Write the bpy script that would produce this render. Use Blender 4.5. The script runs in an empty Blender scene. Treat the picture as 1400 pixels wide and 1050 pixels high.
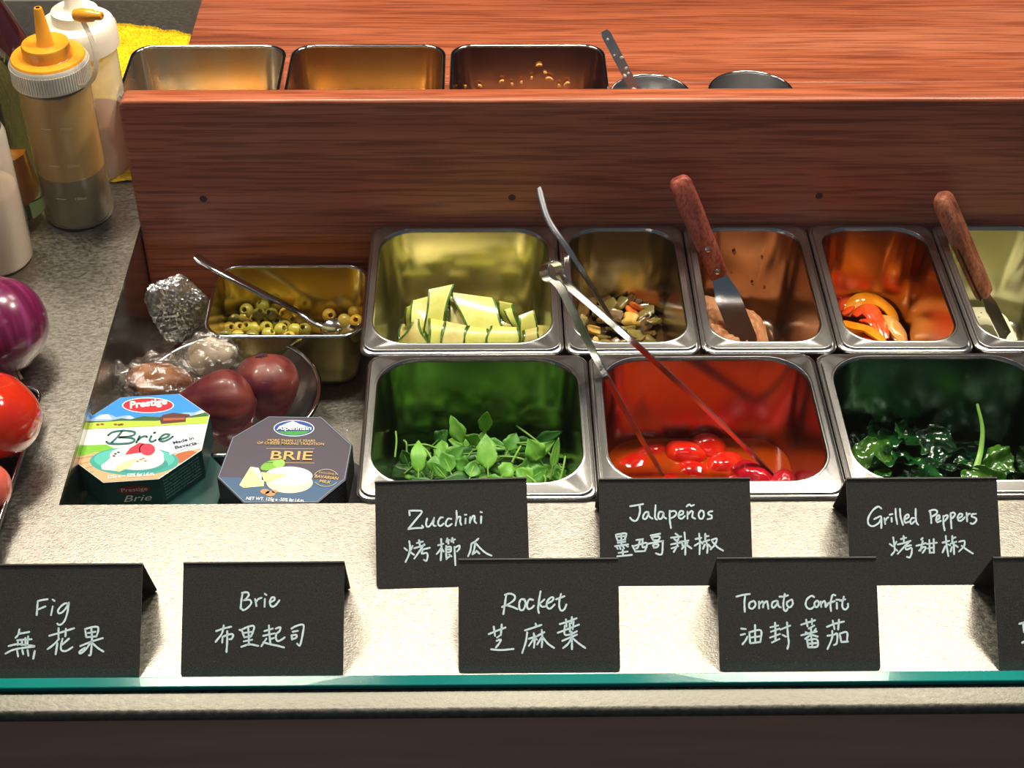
import bpy, bmesh, math, random
from mathutils import Vector, Matrix, noise
from math import sin, cos, pi, sqrt, atan2, radians

SC = bpy.context.scene
COL = SC.collection
# ---------------------------------------------------------------- camera
F_PX, PITCH, YAW, ROLL, CAM_H = 2131.27, 0.70793, 0.018319, 0.0068658, 0.785865
_cy, _sy, _cp, _sp = cos(YAW), sin(YAW), cos(PITCH), sin(PITCH)
FW = Vector((_sy*_cp, _cy*_cp, -_sp)); _r = Vector((_cy, -_sy, 0)); _u = _r.cross(FW)
RT = _r*cos(ROLL) + _u*sin(ROLL); UP = _u*cos(ROLL) - _r*sin(ROLL)
CAMP = Vector((0, 0, CAM_H))
cd = bpy.data.cameras.new('camera'); cam = bpy.data.objects.new('camera', cd); COL.objects.link(cam)
m = Matrix((RT, UP, -FW)).transposed().to_4x4(); m.translation = CAMP; cam.matrix_world = m
cd.sensor_width = 36; cd.lens = 36*F_PX/1400; cd.clip_start = .02
SC.camera = cam

def ray(px, py): return FW*F_PX + RT*(px-700) - UP*(py-525)
def at(px, py, z=0.0):
    d = ray(px, py); return CAMP + d*((z-CAMP.z)/d.z)
def atY(px, py, Y):
    d = ray(px, py); return CAMP + d*((Y-CAMP.y)/d.y)

# ---------------------------------------------------------------- light, exposure
W = bpy.data.worlds.new('world'); SC.world = W; W.use_nodes = True
W.node_tree.nodes['Background'].inputs[0].default_value = (.62, .80, 1.0, 1)
W.node_tree.nodes['Background'].inputs[1].default_value = .08
vs = SC.view_settings; vs.view_transform = 'Standard'; vs.look = 'None'; vs.gamma = 1; vs.use_curve_mapping = False
vs.exposure = .5
def area(name, loc, tgt, sx, sy, power, col):
    l = bpy.data.lights.new(name, 'AREA'); l.shape = 'RECTANGLE'; l.size = sx; l.size_y = sy; l.energy = power; l.color = col
    o = bpy.data.objects.new(name, l); COL.objects.link(o); o.location = loc
    o.rotation_euler = (Vector(tgt)-Vector(loc)).to_track_quat('-Z', 'Y').to_euler(); return o
for lx, pw in ((-.50, 7.5), (.06, 7.5), (.62, 7.5)):
    area('overhead_or_fill_light', (lx, 1.24, 1.12), (lx*.8, .98, 0), .20, .16, pw, (1, .90, .76))
area('overhead_or_fill_light', (-.42, 1.80, 1.30), (-.2, .95, 0),   .40, .26, 3.4, (1, .90, .76))
area('overhead_or_fill_light', (.50, 1.80, 1.30), (.3, .95, 0),   .40, .26, 3.4, (1, .90, .76))
area('overhead_or_fill_light', (.1, .25, 1.9), (.05, 1.0, 0), .9, .5, 1.6, (.90, .95, 1))  # added cool fill from the front for food and cards, no real lamp

# ---------------------------------------------------------------- materials
def rgb(r, g, b):
    f = lambda c: (c/255/12.92 if c <= 10 else ((c/255+.055)/1.055)**2.4)
    return (f(r), f(g), f(b), 1)
def mat(name, base, rough=.5, metal=0.0, base2=None, scale=(60, 60, 60), detail=4, ramp=(.35, .65), bump=0.0, bscale=None, coat=0, spec=.5,
        trans=0, ior=1.45, rough2=None, sss=0, aniso=0, coords='Object', alpha=None):
    M = bpy.data.materials.new(name); M.use_nodes = True; nt = M.node_tree; b = nt.nodes['Principled BSDF']
    b.inputs['Base Color'].default_value = base; b.inputs['Roughness'].default_value = rough; b.inputs['Metallic'].default_value = metal
    b.inputs['Specular IOR Level'].default_value = spec; b.inputs['Coat Weight'].default_value = coat; b.inputs['Coat Roughness'].default_value = .08
    b.inputs['Transmission Weight'].default_value = trans; b.inputs['IOR'].default_value = ior
    if sss: b.inputs['Subsurface Weight'].default_value = sss; b.inputs['Subsurface Radius'].default_value = (.004, .002, .001)
    tc = nt.nodes.new('ShaderNodeTexCoord'); mp = nt.nodes.new('ShaderNodeMapping'); nt.links.new(tc.outputs[coords], mp.inputs[0])
    mp.inputs['Scale'].default_value = scale
    nz = nt.nodes.new('ShaderNodeTexNoise'); nz.inputs['Scale'].default_value = 1; nz.inputs['Detail'].default_value = detail
    nt.links.new(mp.outputs[0], nz.inputs['Vector'])
    if base2:
        r = nt.nodes.new('ShaderNodeValToRGB'); r.color_ramp.elements[0].position = ramp[0]; r.color_ramp.elements[1].position = ramp[1]
        r.color_ramp.elements[0].color = base; r.color_ramp.elements[1].color = base2
        nt.links.new(nz.outputs['Fac'], r.inputs[0]); nt.links.new(r.outputs[0], b.inputs['Base Color'])
    if rough2 is not None:
        mr = nt.nodes.new('ShaderNodeMapRange'); mr.inputs['To Min'].default_value = rough; mr.inputs['To Max'].default_value = rough2
        mr.inputs['From Min'].default_value = .3; mr.inputs['From Max'].default_value = .7
        nt.links.new(nz.outputs['Fac'], mr.inputs[0]); nt.links.new(mr.outputs[0], b.inputs['Roughness'])
    if bump:
        bp = nt.nodes.new('ShaderNodeBump'); bp.inputs['Strength'].default_value = bump; bp.inputs['Distance'].default_value = .001
        if bscale:
            m2 = nt.nodes.new('ShaderNodeMapping'); m2.inputs['Scale'].default_value = bscale; nt.links.new(tc.outputs[coords], m2.inputs[0])
            n2 = nt.nodes.new('ShaderNodeTexNoise'); n2.inputs['Scale'].default_value = 1; n2.inputs['Detail'].default_value = 3
            nt.links.new(m2.outputs[0], n2.inputs['Vector']); nt.links.new(n2.outputs['Fac'], bp.inputs['Height'])
        else: nt.links.new(nz.outputs['Fac'], bp.inputs['Height'])
        nt.links.new(bp.outputs[0], b.inputs['Normal'])
    return M
def plain(name, base, rough=.5, metal=0, **k): return mat(name, base, rough, metal, **k)

def wood_mat(name, dark, mid, light, sx=1.6, sy=34, sz=34, rough=.33):
    M = bpy.data.materials.new(name); M.use_nodes = True; nt = M.node_tree; b = nt.nodes['Principled BSDF']
    N = nt.nodes.new; L = nt.links.new
    tc = N('ShaderNodeTexCoord'); mp = N('ShaderNodeMapping'); mp.inputs['Scale'].default_value = (sx, sy, sz); L(tc.outputs['Object'], mp.inputs[0])
    n1 = N('ShaderNodeTexNoise'); n1.inputs['Scale'].default_value = 1; n1.inputs['Detail'].default_value = 5; n1.inputs['Distortion'].default_value = .8; L(mp.outputs[0], n1.inputs['Vector'])
    mp2 = N('ShaderNodeMapping'); mp2.inputs['Scale'].default_value = (sx*8, sy*13, sz*13); L(tc.outputs['Object'], mp2.inputs[0])
    n2 = N('ShaderNodeTexNoise'); n2.inputs['Scale'].default_value = 1; n2.inputs['Detail'].default_value = 3; L(mp2.outputs[0], n2.inputs['Vector'])
    r1 = N('ShaderNodeValToRGB'); e = r1.color_ramp.elements; e[0].position = .3; e[0].color = dark; e[1].position = .68; e[1].color = light
    k = r1.color_ramp.elements.new(.48); k.color = mid
    L(n1.outputs['Fac'], r1.inputs[0])
    r2 = N('ShaderNodeValToRGB'); r2.color_ramp.elements[0].position = .38; r2.color_ramp.elements[0].color = (.42, .34, .30, 1)
    r2.color_ramp.elements[1].position = .54; r2.color_ramp.elements[1].color = (1, 1, 1, 1); L(n2.outputs['Fac'], r2.inputs[0])
    mx = N('ShaderNodeMix'); mx.data_type = 'RGBA'; mx.blend_type = 'MULTIPLY'; mx.inputs[0].default_value = .75
    L(r1.outputs[0], mx.inputs[6]); L(r2.outputs[0], mx.inputs[7]); L(mx.outputs[2], b.inputs['Base Color'])
    b.inputs['Roughness'].default_value = rough
    bp = N('ShaderNodeBump'); bp.inputs['Strength'].default_value = .25; bp.inputs['Distance'].default_value = .0006
    L(n2.outputs['Fac'], bp.inputs['Height']); L(bp.outputs[0], b.inputs['Normal'])
    return M
def clear_mat(name, tint, gloss_rough=.05, ior=1.45, opacity=0.0, diff=None, boost=0.0, bump=0, bs=60):
    """thin clear sheet: straight-through tint plus fresnel gloss, with an optional milky share"""
    M = bpy.data.materials.new(name); M.use_nodes = True; nt = M.node_tree; nt.nodes.remove(nt.nodes['Principled BSDF'])
    N = nt.nodes.new; L = nt.links.new; out = nt.nodes['Material Output']
    t = N('ShaderNodeBsdfTransparent'); t.inputs[0].default_value = tint
    g = N('ShaderNodeBsdfGlossy'); g.inputs['Roughness'].default_value = gloss_rough
    ge_ = N('ShaderNodeNewGeometry'); dt = N('ShaderNodeVectorMath'); dt.operation = 'DOT_PRODUCT'; L(ge_.outputs['Incoming'], dt.inputs[0]); L(ge_.outputs['Normal'], dt.inputs[1])
    def mth(op, a, b_):
        q = N('ShaderNodeMath'); q.operation = op
        for i_, v_ in enumerate((a, b_)):
            if v_ is None: continue
            if isinstance(v_, (int, float)): q.inputs[i_].default_value = v_
            else: L(v_, q.inputs[i_])
        return q.outputs[0]
    f0 = ((ior-1)/(ior+1))**2
    frv = mth('ADD', mth('MULTIPLY', mth('POWER', mth('SUBTRACT', 1.0, mth('ABSOLUTE', dt.outputs['Value'], None)), 5.0), 1-f0), f0)
    body = t
    if opacity:
        d = N('ShaderNodeBsdfDiffuse'); d.inputs[0].default_value = diff; ms = N('ShaderNodeMixShader'); ms.inputs[0].default_value = opacity
        L(t.outputs[0], ms.inputs[1]); L(d.outputs[0], ms.inputs[2]); body = ms
    ad = N('ShaderNodeMath'); ad.operation = 'ADD'; ad.inputs[1].default_value = boost; ad.use_clamp = True; L(frv, ad.inputs[0])
    m2 = N('ShaderNodeMixShader'); L(ad.outputs[0], m2.inputs[0]); L(body.outputs[0], m2.inputs[1]); L(g.outputs[0], m2.inputs[2])
    if bump:
        tc = N('ShaderNodeTexCoord'); nz = N('ShaderNodeTexNoise'); nz.inputs['Scale'].default_value = bs; nz.inputs['Detail'].default_value = 4
        L(tc.outputs['Object'], nz.inputs['Vector']); bp = N('ShaderNodeBump'); bp.inputs['Strength'].default_value = bump; bp.inputs['Distance'].default_value = .004
        L(nz.outputs['Fac'], bp.inputs['Height']); L(bp.outputs[0], g.inputs['Normal']); L(bp.outputs[0], dt.inputs[1])
    L(m2.outputs[0], out.inputs[0]); return M

STEEL_DECK = mat('deck_steel', (.26, .24, .205, 1), .30, 1, base2=(.36, .335, .295, 1), scale=(260, 420, 260), detail=5, ramp=(.3, .7), bump=.2, rough2=.42, bscale=(700, 1100, 700))
STEEL_WELL = mat('well_steel', (.42, .40, .38, 1), .24, 1, base2=(.52, .50, .47, 1), scale=(40, 300, 40), bump=.12)
STEEL_PAN = mat('pan_steel', (.44, .425, .41, 1), .20, 1, base2=(.51, .495, .48, 1), scale=(6, 6, 6), detail=1, bump=.03, bscale=(300, 300, 300), rough2=.25)
STEEL_SAT = mat('satin_steel', (.60, .60, .60, 1), .22, 1, base2=(.68, .67, .66, 1), scale=(8, 8, 8), detail=1, rough2=.28)
STEEL_POL = mat('polished_steel', (.72, .72, .73, 1), .10, 1)
STEEL_DARK = mat('dark_appliance_steel', (.26, .24, .235, 1), .45, 1, base2=(.31, .29, .28, 1), scale=(5, 60, 60))
WOOD = wood_mat('orange_wood_laminate', rgb(138, 68, 42), rgb(172, 91, 58), rgb(186, 108, 76))
WOOD_HANDLE = wood_mat('reddish_handle_wood', rgb(110, 40, 28), rgb(158, 74, 54), rgb(180, 96, 72), sx=60, sy=60, sz=14, rough=.5)
WOOD_HANDLE2 = wood_mat('worn_brown_handle_wood', rgb(95, 45, 28), rgb(150, 84, 56), rgb(185, 120, 88), sx=60, sy=60, sz=14, rough=.55)
BLACK = plain('matte_black', (.008, .008, .009, 1), .6)
CARD = mat('black_card', (.009, .009, .009, 1), .46, 0, base2=(.042, .040, .037, 1), scale=(1500, 1500, 1500), detail=2, ramp=(.3, .7), bump=.22, spec=.4)
CHALK = plain('pale_marker', rgb(226, 246, 255), .5)
GLASS = clear_mat('guard_glass', (.985, .995, .99, 1), .0, 1.45)
GLASS_EDGE = mat('green_glass_edge', (.0, .16, .15, 1), .12, 0, base2=(.0, .26, .235, 1), scale=(6, 6, 120), coat=.6)

# ---------------------------------------------------------------- mesh helpers
class MB:
    def __init__(s): s.v = []; s.f = []
    def add(s, vs, fs):
        o = len(s.v); s.v += [Vector(v) for v in vs]; s.f += [tuple(i+o for i in f) for f in fs]; return s
    def box(s, c, h, R=None, bev=0):
        c = Vector(c); 
        P = [Vector((x*h[0], y*h[1], z*h[2])) for x in (-1, 1) for y in (-1, 1) for z in (-1, 1)]
        if R is not None: P = [R @ p for p in P]
        return s.add([c+p for p in P], [(0, 1, 3, 2), (4, 6, 7, 5), (0, 4, 5, 1), (2, 3, 7, 6), (0, 2, 6, 4), (1, 5, 7, 3)])
    def loft(s, loops, cap0=False, cap1=False, closed=True):
        n = len(loops[0]); o = len(s.v)
        for l in loops: s.v += [Vector(p) for p in l]
        for i in range(len(loops)-1):
            for j in range(n if closed else n-1):
                k = (j+1) % n; s.f.append((o+i*n+j, o+i*n+k, o+(i+1)*n+k, o+(i+1)*n+j))
        if cap0: s.f.append(tuple(o+j for j in range(n))[::-1])
        if cap1: s.f.append(tuple(o+(len(loops)-1)*n+j for j in range(n)))
        return s
    def lathe(s, prof, c=(0, 0, 0), n=32, cap0=False, cap1=False, R=None, sx=1, sy=1):
        c = Vector(c); L = []
        for r, z in prof:
            l = [Vector((r*cos(2*pi*j/n)*sx, r*sin(2*pi*j/n)*sy, z)) for j in range(n)]
            if R is not None: l = [R @ p for p in l]
            L.append([c+p for p in l])
        return s.loft(L, cap0, cap1)
    def tube(s, pts, rad, n=8, cap=True, flat=None, wax=None):
        pts = [Vector(p) for p in pts]; L = []; m = len(pts)
        rad = rad if hasattr(rad, '__len__') else [rad]*m
        t0 = (pts[1]-pts[0]).normalized(); ref = Vector(wax) if wax is not None else (Vector((0, 0, 1)) if abs(t0.z) < .9 else Vector((1, 0, 0)))
        a = (ref - t0*ref.dot(t0)).normalized()
        for i, p in enumerate(pts):
            t = (pts[min(i+1, m-1)]-pts[max(i-1, 0)]).normalized(); a = (a - t*a.dot(t)).normalized(); b = t.cross(a)
            fa, fb = (1, 1) if flat is None else flat
            L.append([p + a*(cos(2*pi*j/n)*rad[i]*fa) + b*(sin(2*pi*j/n)*rad[i]*fb) for j in range(n)])
        return s.loft(L, cap, cap)
    def strip(s, pts, wid, thick, wax):
        """flat bar of rectangular section along pts; wax = width direction (or list)"""
        pts = [Vector(p) for p in pts]; m = len(pts); wid = wid if hasattr(wid, '__len__') else [wid]*m; L = []
        for i, p in enumerate(pts):
            t = (pts[min(i+1, m-1)]-pts[max(i-1, 0)]).normalized(); w = Vector(wax[i] if isinstance(wax, list) else wax)
            w = (w - t*w.dot(t)).normalized(); n = t.cross(w)
            L.append([p+w*wid[i]+n*thick, p-w*wid[i]+n*thick, p-w*wid[i]-n*thick, p+w*wid[i]-n*thick])
        return s.loft(L, True, True)
    def prism(s, poly, dz, N=(0, 0, 1)):
        N = Vector(N); n = len(poly); a = [Vector(p) for p in poly]; return s.loft([[p for p in a], [p+N*dz for p in a]], True, True)
def ico(sub=3):
    b = bmesh.new(); bmesh.ops.create_icosphere(b, subdivisions=sub, radius=1); vs = [v.co.copy() for v in b.verts]; fs = [tuple(v.index for v in f.verts) for f in b.faces]; b.free(); return vs, fs
ICO = {k: ico(k) for k in (1, 2, 3, 4, 5)}
def blob(c, r, sub=3, amp=.1, freq=1.5, seed=0, R=None, fn=None):
    vs, fs = ICO[sub]; c = Vector(c); out = []; o = Vector((seed*7.3, seed*3.1, seed*1.7))
    for v in vs:
        k = 1 + amp*noise.noise(v*freq+o); p = v*k
        if fn: p = fn(p, v)
        p = Vector((p.x*r[0], p.y*r[1], p.z*r[2]))
        if R is not None: p = R @ p
        out.append(c+p)
    m = MB(); m.add(out, fs); return m
def catmull(P, k=6):
    P = [Vector(p) for p in P]
    if len(P) < 3: return P
    Q = [P[0]*2-P[1]]+P+[P[-1]*2-P[-2]]; out = []
    for i in range(1, len(Q)-2):
        a, b, c, d = Q[i-1:i+3]
        for j in range(k):
            t = j/k; out.append(.5*((2*b)+(c-a)*t+(2*a-5*b+4*c-d)*t*t+(3*b-a-3*c+d)*t**3))
    out.append(P[-1]); return out
def rrect(cx, cy, w, d, r, z, n=8):
    P = []
    for qx, qy, a0 in ((1, 1, 0), (-1, 1, 90), (-1, -1, 180), (1, -1, 270)):
        for j in range(n+1):
            a = radians(a0+90*j/n); P.append(Vector((cx+qx*(w/2-r)+r*cos(a), cy+qy*(d/2-r)+r*sin(a), z)))
    return P
def wloc(o):
    v = Vector((0, 0, 0))
    while o is not None: v += o.location; o = o.parent
    return v
def obj(name, mb, material, parent=None, smooth=True, ang=40):
    """link one mesh object; vertices are given in world space"""
    if isinstance(mb, MB): V, Fc = mb.v, mb.f
    xs = [v.x for v in V]; ys = [v.y for v in V]; zs = [v.z for v in V]
    base = Vector(((min(xs)+max(xs))/2, (min(ys)+max(ys))/2, min(zs)))
    me = bpy.data.meshes.new(name); me.from_pydata([v-base for v in V], [], Fc); me.validate()
    b = bmesh.new(); b.from_mesh(me); bmesh.ops.recalc_face_normals(b, faces=b.faces); b.to_mesh(me); b.free()
    if smooth:
        for p in me.polygons: p.use_smooth = True
        try: me.set_sharp_from_angle(angle=radians(ang))
        except Exception: pass
    if isinstance(material, (list, tuple)):
        for q in material: me.materials.append(q)
    else: me.materials.append(material)
    o = bpy.data.objects.new(name, me); COL.objects.link(o); o.parent = parent; o.location = base-wloc(parent); return o
def bevel(o, w=.001, seg=2):
    md = o.modifiers.new('bevel', 'BEVEL'); md.width = w; md.segments = seg; md.limit_method = 'ANGLE'; return o
def tag(o, label, cat, group=None, kind=None):
    if label: o['label'] = label
    if cat: o['category'] = cat
    if group: o['group'] = group
    if kind: o['kind'] = kind
    return o
def thing(name, label, cat, loc, group=None):
    o = bpy.data.objects.new(name, None); COL.objects.link(o); o.location = loc; o.empty_display_size = .01; return tag(o, label, cat, group)
def where(px, py, x0, x1, y0, y1):
    h = ('left', 'centre', 'right')[min(2, max(0, int(3*(px-x0)/(x1-x0))))]; v = ('back', 'middle', 'front')[min(2, max(0, int(3*(py-y0)/(y1-y0))))]
    return 'in the very middle of it' if (h, v) == ('centre', 'middle') else 'toward the %s %s of it' % (v, h)
def Rz(a): return Matrix.Rotation(a, 3, 'Z')
def Reul(x, y, z): return (Matrix.Rotation(z, 3, 'Z') @ Matrix.Rotation(y, 3, 'Y') @ Matrix.Rotation(x, 3, 'X'))
def basis(zdir, xhint):
    z = Vector(zdir).normalized(); x = Vector(xhint); x = (x-z*x.dot(z)).normalized(); y = z.cross(x); return Matrix((x, y, z)).transposed()
# ---------------------------------------------------------------- setting
XL, XR = -.90, .95           # counter extent
YF, YO, YB = .6045, .7885, 1.131   # front edge, well front edge, board face
WX = -.3065; FZ = -.100; TZ = .012
def strct(o): o['kind'] = 'structure'; return o
fl = MB().box((0, 1.4, -.96), (2.2, 2.6, .02)); strct(obj('floor', fl, mat('floor_tile', rgb(92, 84, 78), .5, base2=rgb(104, 96, 88), scale=(3, 3, 3))))
cl = MB().box((0, 1.4, 2.32), (2.2, 2.6, .02)); strct(obj('ceiling', cl, plain('dim_ceiling', rgb(120, 112, 104), .8)))
wb = MB().box((0, 3.2, .66), (2.2, .03, 1.64)); strct(obj('wall_back', wb, plain('back_wall_paint', rgb(96, 84, 74), .7)))

ctr = thing('serving_counter', 'brushed stainless steel serving counter with a sunken well, carrying pans and cards', 'counter', (0, .9, -.9))
d = MB()
T = .0025
def plate(x0, x1, y0, y1, z1=0.0, z0=-T): return MB().box(((x0+x1)/2, (y0+y1)/2, (z0+z1)/2), ((x1-x0)/2, (y1-y0)/2, (z1-z0)/2))
# deck: front strip with rolled edge, left strip
dk = MB()
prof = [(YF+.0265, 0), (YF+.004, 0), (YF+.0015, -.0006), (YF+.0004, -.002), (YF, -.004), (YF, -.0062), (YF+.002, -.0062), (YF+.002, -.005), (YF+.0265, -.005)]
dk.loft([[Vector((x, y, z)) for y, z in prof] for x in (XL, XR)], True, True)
obj('front_strip', dk, mat('shaded_deck_steel', (.125, .12, .10, 1), .38, 1, base2=(.18, .172, .148, 1), scale=(260, 420, 260), detail=5, bump=.2, rough2=.5), ctr, ang=50)['label'] = 'front deck strip outside the glass, shade painted into its grey'  # same steel as the deck, darkened here for the shade before the glass
obj('front_deck', MB().box((.025, (YO+YF+.0265)/2, -.0025), ((XR-XL)/2, (YO-YF-.0265)/2, .0025)), STEEL_DECK, ctr)
side = MB(); x1 = WX
side.box(((XL+x1)/2, (YO+1.56)/2, -.0025), ((x1-XL)/2, (1.56-YO)/2, .0025))
obj('side_deck', side, STEEL_DECK, ctr)
fasc = MB().box((.025, YF+.0095, -.3065), (.925, .008, .30)); obj('front_panel', fasc, mat('brown_panel', rgb(190, 142, 118), .4, base2=rgb(206, 158, 132), scale=(4, 40, 40)), ctr)
# well: walls with a small rolled lip, floor
wl = MB().box((WX-.001, (YO+1.35)/2, FZ/2-.0025), (.001, (1.35-YO)/2, -FZ/2-.002))
obj('well_wall', wl, STEEL_WELL, ctr)
wf = MB().box(((WX+XR)/2, YO-.001, FZ/2-.0025), ((XR-WX)/2, .001, -FZ/2-.002)); obj('well_wall', wf, STEEL_WELL, ctr)
wb_ = MB().box(((WX+XR)/2, 1.352, FZ/2-.0025), ((XR-WX)/2, .002, -FZ/2-.002)); obj('well_wall', wb_, STEEL_WELL, ctr)
fb = MB().box(((WX+XR)/2, (YO+1.35)/2, FZ-.0015), ((XR-WX)/2, (1.35-YO)/2, .0015)); obj('well_floor', fb, STEEL_DECK, ctr)

# back wooden table behind the board
tbl = thing('wooden_table', 'orange wood-grain table top behind the upright board, under the rear steel containers', 'table', (.3, 1.6, -.9))
tt = MB().box(((-.307+1.15)/2, (1.36+1.72)/2, TZ-.014), ((1.15+.307)/2, (1.72-1.36)/2, .014)); bevel(obj('table_top', tt, WOOD, tbl), .0015)
sh = MB().box(((-.300+.95)/2, (1.153+1.3595)/2, TZ-.009), ((.95+.300)/2, (1.3595-1.153)/2, .009)); bevel(obj('shelf_board', sh, WOOD, tbl), .001)
for x in (-.27, 1.1): obj('leg', MB().box((x, 1.69, -.453), (.025, .025, .45)), WOOD, tbl)

# upright board
brd = thing('upright_board', 'dark reddish wood-grain board standing upright behind the pans', 'board', (.3, YB+.01, FZ))
bw = MB(); x0, x1 = -.306, .95; zt = .1265
sec = []
rr = .003
for (cy, cz, a0) in ((YB+.020-rr, zt-rr, 0), (YB+rr, zt-rr, 90)):
    for k in range(5):
        a = radians(a0+90*k/4); sec.append((cy+rr*cos(a), cz+rr*sin(a)))
sec += [(YB, FZ+.001), (YB+.020, FZ+.001)]
loops = []
for x, dz in ((x0, .006), (x0+.001, .0032), (x0+.003, .0012), (x0+.006, 0), (x1, 0)):
    ins = {0.006: .0030, .0032: .0016, .0012: .0006}.get(dz, 0)
    loops.append([Vector((x, min(max(y, YB+ins*.5), YB+.020-ins*.5), z-dz if z > 0 else z)) for y, z in sec])
bw.loft(loops, True, True); obj('panel', bw, WOOD, brd, ang=60)
for px, py in ((278, 272), (700, 270), (1120, 268)):
    c = atY(px, py, YB); obj('screw_plug', MB().lathe([(.0, 0), (.0030, 0), (.0034, -.0006)][::-1] , (c.x, c.y-.0004, c.z), 16, True, R=Matrix.Rotation(radians(90), 3, 'X')), plain('plug', rgb(52, 26, 18), .5), brd)['label'] = 'dark round screw plug'

# glass guard
gl = thing('glass_guard', 'tall clear glass sneeze guard with a green lower edge along the counter front', 'glass guard', (0, .6265, 0))
obj('pane', MB().box((.02, .6265, .0044+.32), (.90, .0038, .32)), GLASS, gl, smooth=False)
ge = MB().box((.02, .6265, .0022), (.90, .0042, .0020)); bevel(obj('glass_edge', ge, GLASS_EDGE, gl), .0008)
gl.children[-1]['label'] = 'teal green polished bottom edge'

# appliance beyond the table, left
ap = thing('steel_cabinet', 'grey steel cabinet with doors far behind the yellow towel', 'cabinet', (-.6, 1.9, -.9))
obj('body', MB().box((-.75, 2.002, -.40), (.60, .25, .50)), STEEL_DARK, ap)
LIGHTSTEEL = mat('pale_appliance', rgb(206, 202, 196), .5, 0, base2=rgb(218, 214, 208), scale=(8, 8, 8))
xg = atY(128, 20, 1.74).x
bevel(obj('door', MB().box(((xg+.0025-.18)/2, 1.742, -.35), ((-.18-xg-.0025)/2, .008, .5)), mat('taupe_steel', rgb(158, 146, 136), .42, 0, base2=rgb(170, 158, 148), scale=(6, 6, 30)), ap), .002)
zg = atY(60, 31, 1.74).z
bevel(obj('door', MB().box(((xg-.0025-1.2)/2, 1.742, zg-.012-.3), ((xg-.0025+1.2)/2, .008, .3)), LIGHTSTEEL, ap), .002)
bevel(obj('drawer', MB().box(((xg-.0025-1.2)/2, 1.742, zg+.010+.1), ((xg-.0025+1.2)/2, .008, .1)), LIGHTSTEEL, ap), .002)

# ---------------------------------------------------------------- pans
def pan(cx, cy, w, d, depth, label, rz=0, lip=(.0115, .0085), rc=.030, z=0.0045, name='food_pan', bm=None):
    """gastronorm pan: lip = (front/back, side) widths; opening a little toward the back"""
    t = thing(name, label, 'food pan', (cx, cy, z-depth))
    fb, sd = lip; iw = w-2*sd; idp = d-fb-.0065; oy = (fb-.0065)/2
    n = 8
    def L(ww, dd, r, zz, dy=0):
        P = rrect(0, dy, ww, dd, r, zz, n); M_ = Rz(rz); return [Vector((cx, cy, z)) + M_ @ p for p in P]
    rimr = .0105
    loops = [L(w-.0016, d-.0016, rimr, -.0042), L(w, d, rimr, -.0042), L(w, d, rimr, -.0026), L(w-.0008, d-.0008, rimr, -.0018), L(w-.0026, d-.0026, rimr, -.0013),
             L(w-.0046, d-.0046, rimr, -.0011), L(w-.0056, d-.0056, rimr, -.0001), L(w-.0064, d-.0064, rimr, .0005), L(w-.0070, d-.0070, rimr, .00058), L(w-.0078, d-.0078, rimr, .0006),
             L(iw+.0048, idp+.0034, rc+.002, .0006, oy), L(iw+.0040, idp+.0030, rc+.001, .00062, oy), L(iw+.0020, idp+.0016, rc, .0009, oy), L(iw+.0006, idp+.0004, rc, .0008, oy), L(iw-.0002, idp-.0002, rc, .0003, oy), L(iw-.0016, idp-.0016, rc, -.0025, oy)]
    rim = MB(); rim.loft(loops); obj('rim', rim, STEEL_PAN, t, ang=35)
    tp = .004
    body = MB()
    lp = [L(iw-.0016, idp-.0016, rc, -.0025, oy), L(iw-.004-tp, idp-.004-tp, rc, -depth*.5, oy), L(iw-.006-2*tp, idp-.006-2*tp, rc-.002, -depth+.012, oy),
          L(iw-.010-2*tp, idp-.010-2*tp, rc-.004, -depth+.004, oy), L(iw-.022-2*tp, idp-.022-2*tp, rc-.008, -depth+.0008, oy)]
    o_ = [[Vector((cx, cy, z)) + ((p-Vector((cx, cy, z))).normalized()*.0008) + (p-Vector((cx, cy, z))) for p in l] for l in lp]
    body.loft(lp, False, True); obj('basin', body, bm or STEEL_PAN, t, ang=60)
    return t
def film(n, a_, b_): return mat('tinted_steel_'+n, (*a_, 1), .21, 1, base2=(*b_, 1), scale=(16, 16, 9), detail=3, ramp=(.35, .65))  # basin steel tinted in two close tones, one hue per pan
PAN_TINTS = [film('yellow', (.62, .58, .38), (.56, .52, .30)), film('brine', (.46, .40, .28), (.34, .29, .20)), film('brown', (.54, .38, .25), (.42, .29, .19)), film('orange', (.52, .29, .12), (.42, .22, .09)), film('cream', (.62, .60, .44), (.56, .54, .38)),
       film('green', (.34, .40, .22), (.26, .33, .17)), film('red', (.46, .29, .24), (.36, .20, .17)), film('dark_green', (.16, .25, .18), (.10, .18, .13))]
UF = .9507
UXS = [-.1038, .0592, .1682, .2772, .3862, .4952]
upl = ['steel pan of sliced zucchini, back row, leftmost', 'narrow steel pan of diced pickled peppers, between the zucchini and the brown spread',
       'narrow steel pan of brown coarse spread with a flat-bladed spatula in it', 'narrow steel pan of oily orange and red pepper strips',
       'narrow steel pan of creamy white sauce at the right edge, back row']
PANS = []
for i in range(5):
    w = UXS[i+1]-UXS[i]-.0012
    PANS.append(pan((UXS[i]+UXS[i+1])/2, UF+.088, w, .1755, .094, upl[i], rz=(0, 0, -.004, -.006, -.004)[i], rc=.030 if i == 0 else .026, bm=PAN_TINTS[i]))
LXS = [-.0965, .0768, .2562, .4330]
lpl = ['steel pan of green rocket leaves, front row, left', 'steel pan of tomatoes in orange oil, front row, centre', 'steel pan of dark wet kale, front row, right']
for i in range(3):
    w = LXS[i+1]-LXS[i]-.001
    PANS.append(pan((LXS[i]+LXS[i+1])/2, YO+.0805, w, .1615, .094, lpl[i], rz=(0, .0, 0)[i], rc=.032, lip=(.0150, .0088), bm=PAN_TINTS[5+i]))

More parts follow.
